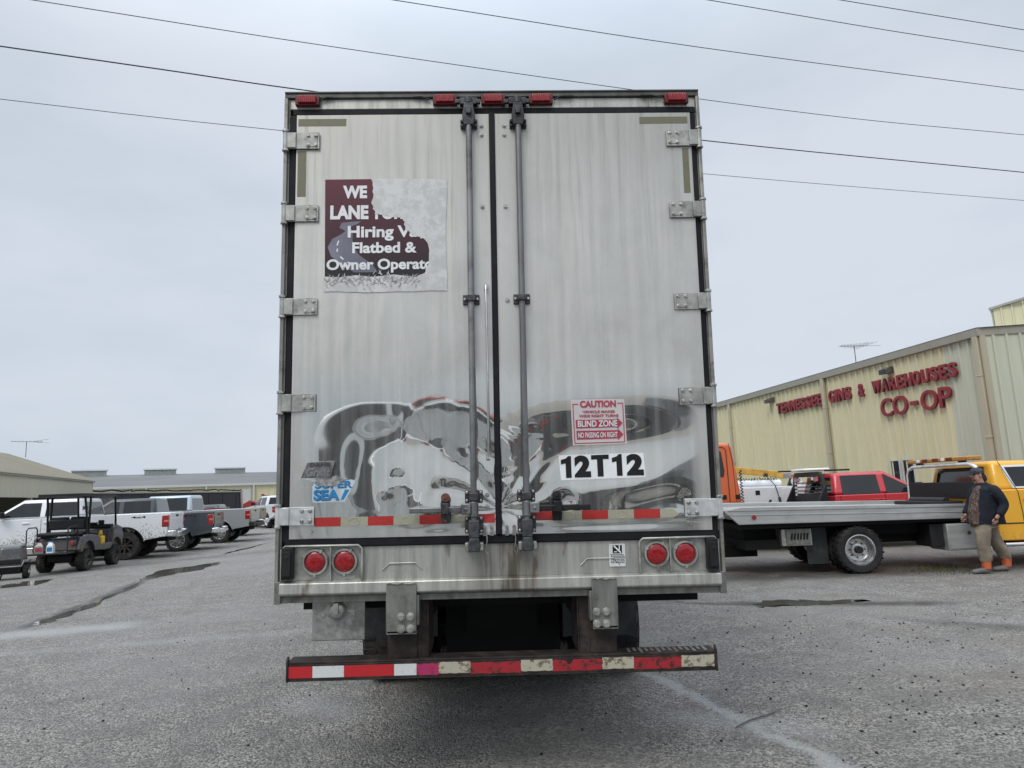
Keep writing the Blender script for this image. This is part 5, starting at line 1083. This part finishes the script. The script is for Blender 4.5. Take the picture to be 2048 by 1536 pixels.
b = MB(); b.box(5.94, 6.10, .1, 2.08, .45, .75); b.build('front_bumper', 'chrome', TW, .05)
for yo, sd_ in ((.20, -1), (2.0, 1)): place_wheel(TW, (4.98, yo, .405), .405, .25, .262, sd_, 's8', 'rubber', 'alu')
b = MB(); b.cyl((4.98, .2, .4), (4.98, 2.0, .4), .06); b.box(2.4, 5.7, .5, 1.7, .35, .6); b.build('chassis', 'dark', TW)

# ------------------------------------------------------------------ red flatbed pickup behind the tow truck
RP = pickup('flatbed_pickup', 'red crew-cab pickup with black headache rack behind the tow truck', 'pickup truck', None, (7.05, 17.45, 0), 0, 'paintR', bed=False, cr=.52, cabl=2.2, wb=3.7, roof=1.79, rail=1.28, hoodz=1.14, w=1.95, r=.39, bumper='black', winlow=1)
b = MB(); b.box(-1.5, .42, -1.05, 1.05, .84, .92); b.build('flatbed', 'black', RP)
b = MB(); b.prism([(-1.0, .92), (-.86, 1.70), (-.72, 1.84), (.72, 1.84), (.86, 1.70), (1.0, .92), (.90, .92), (.76, 1.64), (.68, 1.72), (-.68, 1.72), (-.76, 1.64), (-.90, .92)][::-1], .28, .36, 'x'); b.box(.27, .35, -.92, .92, .92, 1.31)
for z in (1.36, 1.46, 1.56): b.box(.29, .34, -.84, .84, z, z+.028)
for y in (-.95, .95): b.prism([(.0, .92), (.30, 1.5), (.34, 1.5), (.34, .92)], y-.03, y+.03)
b.build('headache_rack', 'black', RP, .008)
for y in (-.60, .60): b = MB(); b.box(.25, .29, y-.14, y+.14, 1.60, 1.72); b.build('rack_lamp', 'redlens', RP, .01)
for y in (-.40, .40): b = MB(); b.box(.245, .28, y-.05, y+.05, 1.63, 1.70); b.build('rack_work_lamp', 'pw', RP, .01)
for z in (1.56, 1.46, 1.37, 1.28): b = MB(); b.box(.262, .27+.02, .62, .72, z-.03, z+.03); b.build('rack_reflector', 'pw', RP, .004)
b = MB(); b.box(.1, .75, -.35, .5, 1.86, 1.93); b.build('roof_beacon', 'white', RP, .03)
b = MB(); b.box(-.2, 1.0, .52, .58, 1.87, 1.91); b.box(.5, 1.1, -.62, -.56, 1.84, 1.88); b.build('roof_bar', 'black', RP)

# ------------------------------------------------------------------ white service truck with yellow crane (heading -x)
SV = empty('service_truck', (6.9, 18.8, 0)); tag(SV, 'white service body truck carrying a yellow crane boom, between orange cab and red pickup', 'service truck')
b = MB(); b.prism([(-.86, .70), (1.05, .70), (1.05, 1.50), (-.86, 1.53)], 0, .42); b.build('service_body', 'white', SV, .015); b = MB(); b.prism([(-.86, .70), (1.05, .70), (1.05, 1.50), (-.86, 1.53)], 1.5, 1.95); b.box(-.86, 1.05, .42, 1.5, .70, .9); b.build('far_body_side', 'white', SV, .015)
for a, c in ((-.84, .28), (.31, 1.03)): b = MB(); b.box(a, c, -.012, 0, .92 if a < 0 else .74, 1.49 if a < 0 else 1.46); b.build('locker_door', 'white', SV, .006)
b = MB(); b.box(-.42, -.30, -.02, -.012, 1.30, 1.42); b.build('locker_latch', 'black', SV)
b = MB(); b.cyl((-.80, .5, 1.62), (.45, .5, 1.60), .095, seg=16); b.ell((.45, .5, 1.60), (.06, .095, .095)); b.build('air_tank', 'white', SV, smooth=60)
b = MB(); rnd = random.Random(5)
for i in range(16): b.tube([(-.8+i*.075, .42+rnd.uniform(-.1, .1), 1.70), (-.78+i*.075, .45, 1.74+rnd.uniform(0, .04)), (-.74+i*.075, .5, 1.70)], .012, 5)
b.build('tank_hoses', 'cast', SV, smooth=60)
b = MB(); b.prism([(-.98, 2.12), (-.98, 1.93), (.34, 1.78), (.62, 1.72), (.62, 1.86), (.34, 1.94)], .55, .72); b.build('crane_boom', mat('crane_yellow', (.55, .32, .05), .5, dirt=(.3, .2, .08), dirtamt=.4), SV, .01)
b = MB(); b.box(.60, .82, .53, .74, 1.71, 1.87); b.build('boom_joint', 'hinge', SV, .01); b = MB(); b.box(.82, 1.02, .54, .73, 1.70, 1.82); b.build('boom_base', mat('crane_rust', (.4, .16, .05), .6), SV, .01)
b = MB(); b.cyl((.95, .52, 1.62), (.95, .75, 1.62), .15, seg=20); b.build('hose_reel', 'white', SV, smooth=40); b = MB(); b.prism([(.72, 1.50), (1.02, 1.50), (.90, 1.72), (.82, 1.72)], .6, .7); b.build('crane_post', 'black', SV)
b = MB(); b.tube([(.10, .5, 1.80), (.12, -.05, 1.55), (.22, -.06, 1.1)], .012, 6); b.box(.06, .15, .5, .62, 1.78, 1.88); b.cyl((.20, -.05, 1.22), (.23, -.05, .95), .035); b.build('hook_cable', 'cast', SV, smooth=50)
b = MB(); b.tube([(-.25, -.1, 1.0), (-.12, -.1, 1.05), (.0, -.1, .92)], .03, 6); b.tube([(-.12, -.1, 1.05), (-.05, -.1, 1.16)], .03, 6); b.build('tow_hook', 'black', SV, smooth=50)
b = MB(); b.box(-4.3, 1.0, .4, 1.5, .45, .70); b.build('chassis', 'dark', SV)
b = MB(); b.prism([(-.95, .60), (-4.5, .60), (-4.6, 1.1), (-3.3, 1.25), (-2.7, 1.85), (-1.05, 1.9), (-.95, 1.3)], .05, 1.9); b.build('cab', 'white', SV, .06)
b = MB(); b.prism([(-1.2, 1.3), (-3.0, 1.3), (-2.6, 1.75), (-1.2, 1.78)], .035, .05); b.build('window', 'glass', SV)
for x in (.25, -3.6):
    for y, sd_ in ((.16, -1), (1.80, 1)): place_wheel(SV, (x, y, .41), .41, .25, .25, sd_, 's8', 'rubber', 'alu')
# orange cab-over truck
OT = empty('cab_over_truck', (4.9, 16.6, 0)); tag(OT, 'tall orange truck cab just right of the trailer', 'truck')
b = MB(); b.prism([(-1.75, 1.0), (-1.9, 1.5), (-1.75, 2.2), (-1.45, 2.66), (.28, 2.62), (.36, 2.50), (.50, 1.25), (.50, 1.12), (-1.0, 1.12), (-1.05, .9)], 0, 2.2); b.build('cab', 'paintO', OT, .09, seg=4)
b = MB(); b.prism([(-1.2, 1.82), (.10, 1.80), (.13, 1.95), (.08, 2.40), (.0, 2.46), (-1.2, 2.4)], -.012, .0); b.build('window', 'glass', OT, .01)
b = MB(); b.tube([(.20, -.012, 1.2), (.20, -.012, 2.45), (.12, -.012, 2.52), (-1.3, -.012, 2.48)], .008, 5); b.tube([(.36, -.002, 1.18), (.34, -.002, 2.2), (.28, .0, 2.6)], .006, 5); b.build('door_seam', 'plastic', OT)
for x in (.02, .34): b = MB(); b.box(x, x+.11, -.02, -.0, 1.27, 1.37); b.build('side_lamp', 'plastic', OT, .008)
b = MB(); b.tube([(.54+.03*math.sin(t*1.3), .1+.03*math.cos(t*1.3), 1.95-t*.015) for t in range(60)], .012, 5); b.build('coiled_hose', 'plastic', OT, smooth=50)
b = MB(); b.box(-1.4, 3.2, .6, .8, .70, .95); b.box(-1.4, 3.2, 1.4, 1.6, .70, .95); b.box(-1.2, .4, .1, 2.1, .8, 1.12); b.build('chassis', 'dark', OT)
for x in (-.9, 2.2):
    for y, sd_ in ((.2, -1), (2.0, 1)): place_wheel(OT, (x, y, .48), .48, .28, .29, sd_, 's8', 'rubber', 'alu', tread=False)

# ------------------------------------------------------------------ the man walking left (local: x = world x, z up)
def skin(name, J, E_, mt, parent, sub=2, bev=0):
    "J: name -> (co, radius or (rx, ry)); E_: pairs; grown with a skin modifier from the first joint"
    ks = list(J); me = bpy.data.meshes.new(name); me.from_pydata([J[k][0] for k in ks], [(ks.index(a), ks.index(b)) for a, b in E_], [])
    o = bpy.data.objects.new(name, me); COL.objects.link(o); o.parent = parent
    md = o.modifiers.new('skin', 'SKIN'); md.use_smooth_shade = True; md.branch_smoothing = .6
    for i, k in enumerate(ks):
        r_ = J[k][1]; sv = me.skin_vertices[0].data[i]; sv.radius = r_ if hasattr(r_, '__len__') else (r_, r_); sv.use_root = (i == 0)
    s_ = o.modifiers.new('sub', 'SUBSURF'); s_.levels = sub; s_.render_levels = sub
    me.materials.append(M[mt] if isinstance(mt, str) else mt); return o
PM = empty('person', (7.85, 11.78, 0), 0); tag(PM, 'man in dark jacket, tan trousers and orange-topped boots walking left, hands low', 'person')
M['skin'] = mat('skin', (.36, .19, .14), .5, var=.15, sc=20); M['jacket'] = mat('navy_jacket_cloth', (.012, .015, .022), .8, var=.4, sc=5, bump=.5)
M['tan'] = mat('tan_trouser_cloth', (.20, .165, .125), .85, var=.25, sc=6, bump=.6); M['bootsole'] = mat('grey_boot', (.13, .125, .12), .7); M['bootorange'] = mat('orange_gaiter', (.42, .10, .035), .6, var=.3, sc=10)
M['hair'] = mat('brown_hair', (.045, .028, .02), .8, var=.4, sc=40, bump=.6); M['cap'] = mat('camo_cap', (.05, .055, .065), .8, var=.7, sc=26)
n = NT('plaid_shirt'); v = n.n('ShaderNodeTexVoronoi'); v.inputs['Scale'].default_value = 48; n.l(n.obj((1, 1, .7)), v.inputs['Vector']); sp_ = n.n('ShaderNodeSeparateColor'); n.l(v.outputs['Color'], sp_.inputs[0])
n.set(Base_Color=n.ramp(sp_.outputs[0], [(0, (.03, .025, .022)), (.5, (.11, .045, .04)), (.75, (.09, .085, .065)), (1, (.17, .13, .10))]), Roughness=.85); M['plaid'] = n.m
body = skin('body', {'pelvis': ((.02, 0, .90), (.12, .13)), 'waist': ((.05, 0, 1.05), (.14, .13)), 'chest': ((.08, 0, 1.28), (.14, .13)), 'neck': ((.06, 0, 1.45), .060), 'skull0': ((.02, 0, 1.53), (.072, .068)), 'skull': ((-.005, 0, 1.62), (.092, .078)), 'crown': ((.01, 0, 1.69), (.06, .055)),
    'jaw': ((-.055, 0, 1.535), (.035, .04)),
    'hipL': ((-.02, -.10, .86), .09), 'kneeL': ((-.13, -.11, .48), .045), 'ankL': ((-.13, -.11, .12), .045), 'hipR': ((.04, .10, .86), .09), 'kneeR': ((.215, .11, .48), .045), 'ankR': ((.355, .11, .14), .04),
    'shL': ((.12, -.17, 1.34), .045), 'elL': ((.215, -.26, 1.10), .042), 'wrL': ((.07, -.27, .93), .032), 'palmL': ((.03, -.27, .88), (.040, .022)),
    'shR': ((.08, .17, 1.34), .045), 'elR': ((.0, .27, 1.10), .042), 'wrR': ((-.12, .25, .95), .032), 'palmR': ((-.15, .24, .90), (.04, .022))},
    [('pelvis', 'waist'), ('waist', 'chest'), ('chest', 'neck'), ('neck', 'skull0'), ('skull0', 'skull'), ('skull', 'crown'), ('skull0', 'jaw'), ('pelvis', 'hipL'), ('hipL', 'kneeL'), ('kneeL', 'ankL'), ('pelvis', 'hipR'), ('hipR', 'kneeR'), ('kneeR', 'ankR'),
     ('chest', 'shL'), ('shL', 'elL'), ('elL', 'wrL'), ('wrL', 'palmL'), ('chest', 'shR'), ('shR', 'elR'), ('elR', 'wrR'), ('wrR', 'palmR')], 'skin', PM)
for (px_, py_, pz_) in ((.03, -.275, .885), (-.15, .24, .905)):
    for k, (off, ln_) in enumerate(((-.030, .066), (-.010, .075), (.010, .070), (.028, .055))):
        bx0 = px_+off; skin('finger', {'a': ((bx0, py_, pz_-.02), .0105), 'b': ((bx0-.004, py_+.006, pz_-.02-ln_*.45), .0095), 'c': ((bx0-.016, py_+.018, pz_-.02-ln_*.8), .0085), 'd': ((bx0-.028, py_+.030, pz_-.02-ln_*.85), .0075)}, [('a', 'b'), ('b', 'c'), ('c', 'd')], 'skin', body, 1)
    skin('thumb', {'a': ((px_-.025, py_, pz_+.005), .013), 'b': ((px_-.052, py_+.008, pz_-.02), .012), 'c': ((px_-.058, py_+.012, pz_-.052), .010)}, [('a', 'b'), ('b', 'c')], 'skin', body, 1)
HX = .095
b = MB(); b.ell((-.197+HX, 0, 1.600), (.026, .016, .024), 10, 7); b.ell((-.19+HX, 0, 1.612), (.012, .012, .03), 8, 6); b.build('nose', 'skin', body, smooth=60)
for sy in (-1, 1):
    b = MB(); b.ell((-.085+HX, sy*.081, 1.60), (.020, .012, .034), 10, 7); b.build('ear', 'skin', body, smooth=60)
    b = MB(); b.ell((-.176+HX, sy*.034, 1.628), (.010, .013, .008), 8, 6); b.build('eye', 'pk', body, smooth=60)
b = MB(); b.ell((-.180+HX, 0, 1.565), (.010, .026, .006), 10, 6); b.build('mouth', M['rustbolt'], body, smooth=60)
skin('beard', {'a': ((-.150+HX, 0, 1.530), (.042, .055)), 'b': ((-.10+HX, -.05, 1.555), (.035, .03)), 'c': ((-.10+HX, .05, 1.555), (.035, .03)), 'd': ((-.160+HX, 0, 1.500), (.03, .038))}, [('a', 'b'), ('a', 'c'), ('a', 'd')], 'hair', body, 2)
skin('hair', {'a': ((-.040+HX, 0, 1.625), (.080, .084)), 'b': ((-.0+HX, 0, 1.55), (.055, .072)), 'c': ((.03+HX, 0, 1.49), (.045, .06))}, [('a', 'b'), ('b', 'c')], 'hair', body, 2)
b = MB(); b.ell((-.085+HX, 0, 1.665), (.112, .096, .080), 20, 12); b.v = [(x, y, max(z, 1.648)) for x, y, z in b.v]
b.prism([(-.17+HX, -.07), (-.24+HX, -.055), (-.275+HX, 0), (-.24+HX, .055), (-.17+HX, .07)], 1.645, 1.655, 'z'); b.build('cap', 'cap', PM, smooth=50)
def loft(name, rings, mt, parent, seg=28, wrinkle=.0, seed=0):
    "cloth tube from oval rings (cx, cy, z, rx, ry, tilt in x)"
    rnd = random.Random(seed); mb = MB(); vs = []; ph = [rnd.uniform(0, 6.28) for _ in range(4)]
    fine = []
    for i in range(len(rings)-1):
        for k in range(4):
            t = k/4; t2 = t*t*(3-2*t); fine.append([rings[i][q]*(1-t)+rings[i+1][q]*t if q == 2 else rings[i][q]*(1-t2)+rings[i+1][q]*t2 for q in range(5)])
    fine.append(list(rings[-1]))
    for ri, (cx, cy, z, rx, ry) in enumerate(fine):
        for i in range(seg):
            t = 2*math.pi*i/seg; w_ = 1+wrinkle*(math.sin(3*t+ph[0]+z*14)+.7*math.sin(5*t+ph[1]-z*22)+.6*math.sin(z*55+ph[2]+2*t))
            vs.append((cx+rx*w_*math.cos(t), cy+ry*w_*math.sin(t), z+.012*math.sin(2*t+ph[3])*(1 if 0 < ri < len(fine)-1 else .3)))
    n_ = len(fine); fs = [tuple(range(seg))[::-1], tuple(range((n_-1)*seg, n_*seg))]
    for a in range(n_-1):
        for i in range(seg): j2 = (i+1) % seg; fs.append((a*seg+i, a*seg+j2, (a+1)*seg+j2, (a+1)*seg+i))
    mb.add(vs, fs); return mb.build(name, mt, parent, smooth=70)
jk = loft('jacket', [(.055, 0, .80, .295, .215), (.055, 0, .90, .285, .215), (.065, 0, 1.05, .255, .21), (.085, 0, 1.22, .235, .215), (.09, 0, 1.36, .215, .215), (.085, 0, 1.43, .15, .14), (.06, 0, 1.485, .088, .085)], 'jacket', PM, wrinkle=.016, seed=2)
def sleeve(J): return skin('sleeve', J, [('m', 'a'), ('a', 'b'), ('b', 'c'), ('c', 'd')], 'jacket', jk, 2)
sleeve({'m': ((.09, -.10, 1.375), .10), 'a': ((.12, -.19, 1.355), .118), 'b': ((.225, -.26, 1.11), .080), 'c': ((.10, -.275, .965), .068), 'd': ((.075, -.275, .945), .058)})
sleeve({'m': ((.08, .10, 1.375), .10), 'a': ((.07, .19, 1.355), .115), 'b': ((.0, .27, 1.10), .085), 'c': ((-.11, .255, .975), .062), 'd': ((-.125, .25, .955), .055)})
loft('shirt', [(-.165, -.03, .80, .085, .11), (-.155, -.03, 1.0, .080, .11), (-.115, -.03, 1.2, .075, .10), (-.055, -.05, 1.38, .07, .09), (.0, -.03, 1.44, .05, .06)], 'plaid', PM, wrinkle=.02, seed=5)
b = MB(); b.box(.04, .115, -.226, -.216, 1.295, 1.305); b.build('jacket_mark', 'pw', PM)
tl = loft('trousers', [(.0, 0, .74, .19, .18), (.01, 0, .80, .21, .17), (.03, 0, .90, .21, .165)], 'tan', PM, wrinkle=.01, seed=1)
loft('trouser_leg', [(-.125, -.11, .205, .088, .085), (-.12, -.11, .26, .095, .09), (-.125, -.11, .36, .098, .095), (-.13, -.11, .50, .104, .10), (-.10, -.10, .66, .118, .115), (-.05, -.075, .80, .135, .105)], 'tan', tl, wrinkle=.035, seed=3)
loft('trouser_leg', [(.355, .11, .215, .085, .085), (.34, .11, .27, .098, .095), (.29, .11, .38, .105, .105), (.225, .11, .50, .112, .115), (.14, .10, .66, .135, .13), (.06, .075, .80, .135, .105)], 'tan', tl, wrinkle=.035, seed=4)
for ax0, ay0 in ((-.13, -.11), (.36, .11)):
    b = MB(); b.cyl((ax0, ay0, .08), (ax0+.005, ay0, .235), .066, .080, 16); bt = b.build('boot', 'bootorange', PM, smooth=50)
    skin('boot_foot', {'h': ((ax0+.035, ay0, .056), (.054, .054)), 'm': ((ax0-.08, ay0, .054), (.056, .048)), 't': ((ax0-.20, ay0, .042), (.050, .038)), 'e': ((ax0-.25, ay0, .034), (.034, .028))}, [('h', 'm'), ('m', 't'), ('t', 'e')], 'bootsole', bt)
# weeds beside the man's feet
mb = MB(); rnd = random.Random(3)
for i in range(260):
    x = rnd.gauss(7.35, .35); y = rnd.gauss(12.35, .30); h = rnd.uniform(.02, .09); a = rnd.uniform(0, 6.28); l = rnd.uniform(.01, .05)
    mb.add([(x-.006, y, 0), (x+.006, y, 0), (x+l*math.cos(a), y+l*math.sin(a), h)], [(0, 1, 2)])
tag(mb.build('weeds', mat('weed_green', (.07, .085, .03), .8, var=.4)), 'low mossy weeds on the wet ground by the man', kind='stuff')

# ------------------------------------------------------------------ the yard behind the photographer: what the polished door metal mirrors
pickup('pickup_truck', 'white pickup seen only as a reflection in the left trailer door', 'pickup truck', 'vehicles mirrored in the trailer doors', (-3.5, -4.3, 0), R(0), 'white', roof=2.05, rail=1.42, lift=.1, r=.44)
pickup('pickup_truck', 'dark slate pickup seen only as a reflection in the right trailer door', 'pickup truck', 'vehicles mirrored in the trailer doors', (2.5, -5.4, 0), R(0), 'paintB', roof=2.0)
pickup('pickup_truck', 'red pickup seen only as a reflection beside the trailer lock rods', 'pickup truck', 'vehicles mirrored in the trailer doors', (-1.0, -10.0, 0), R(-90), 'paintR', roof=2.0)
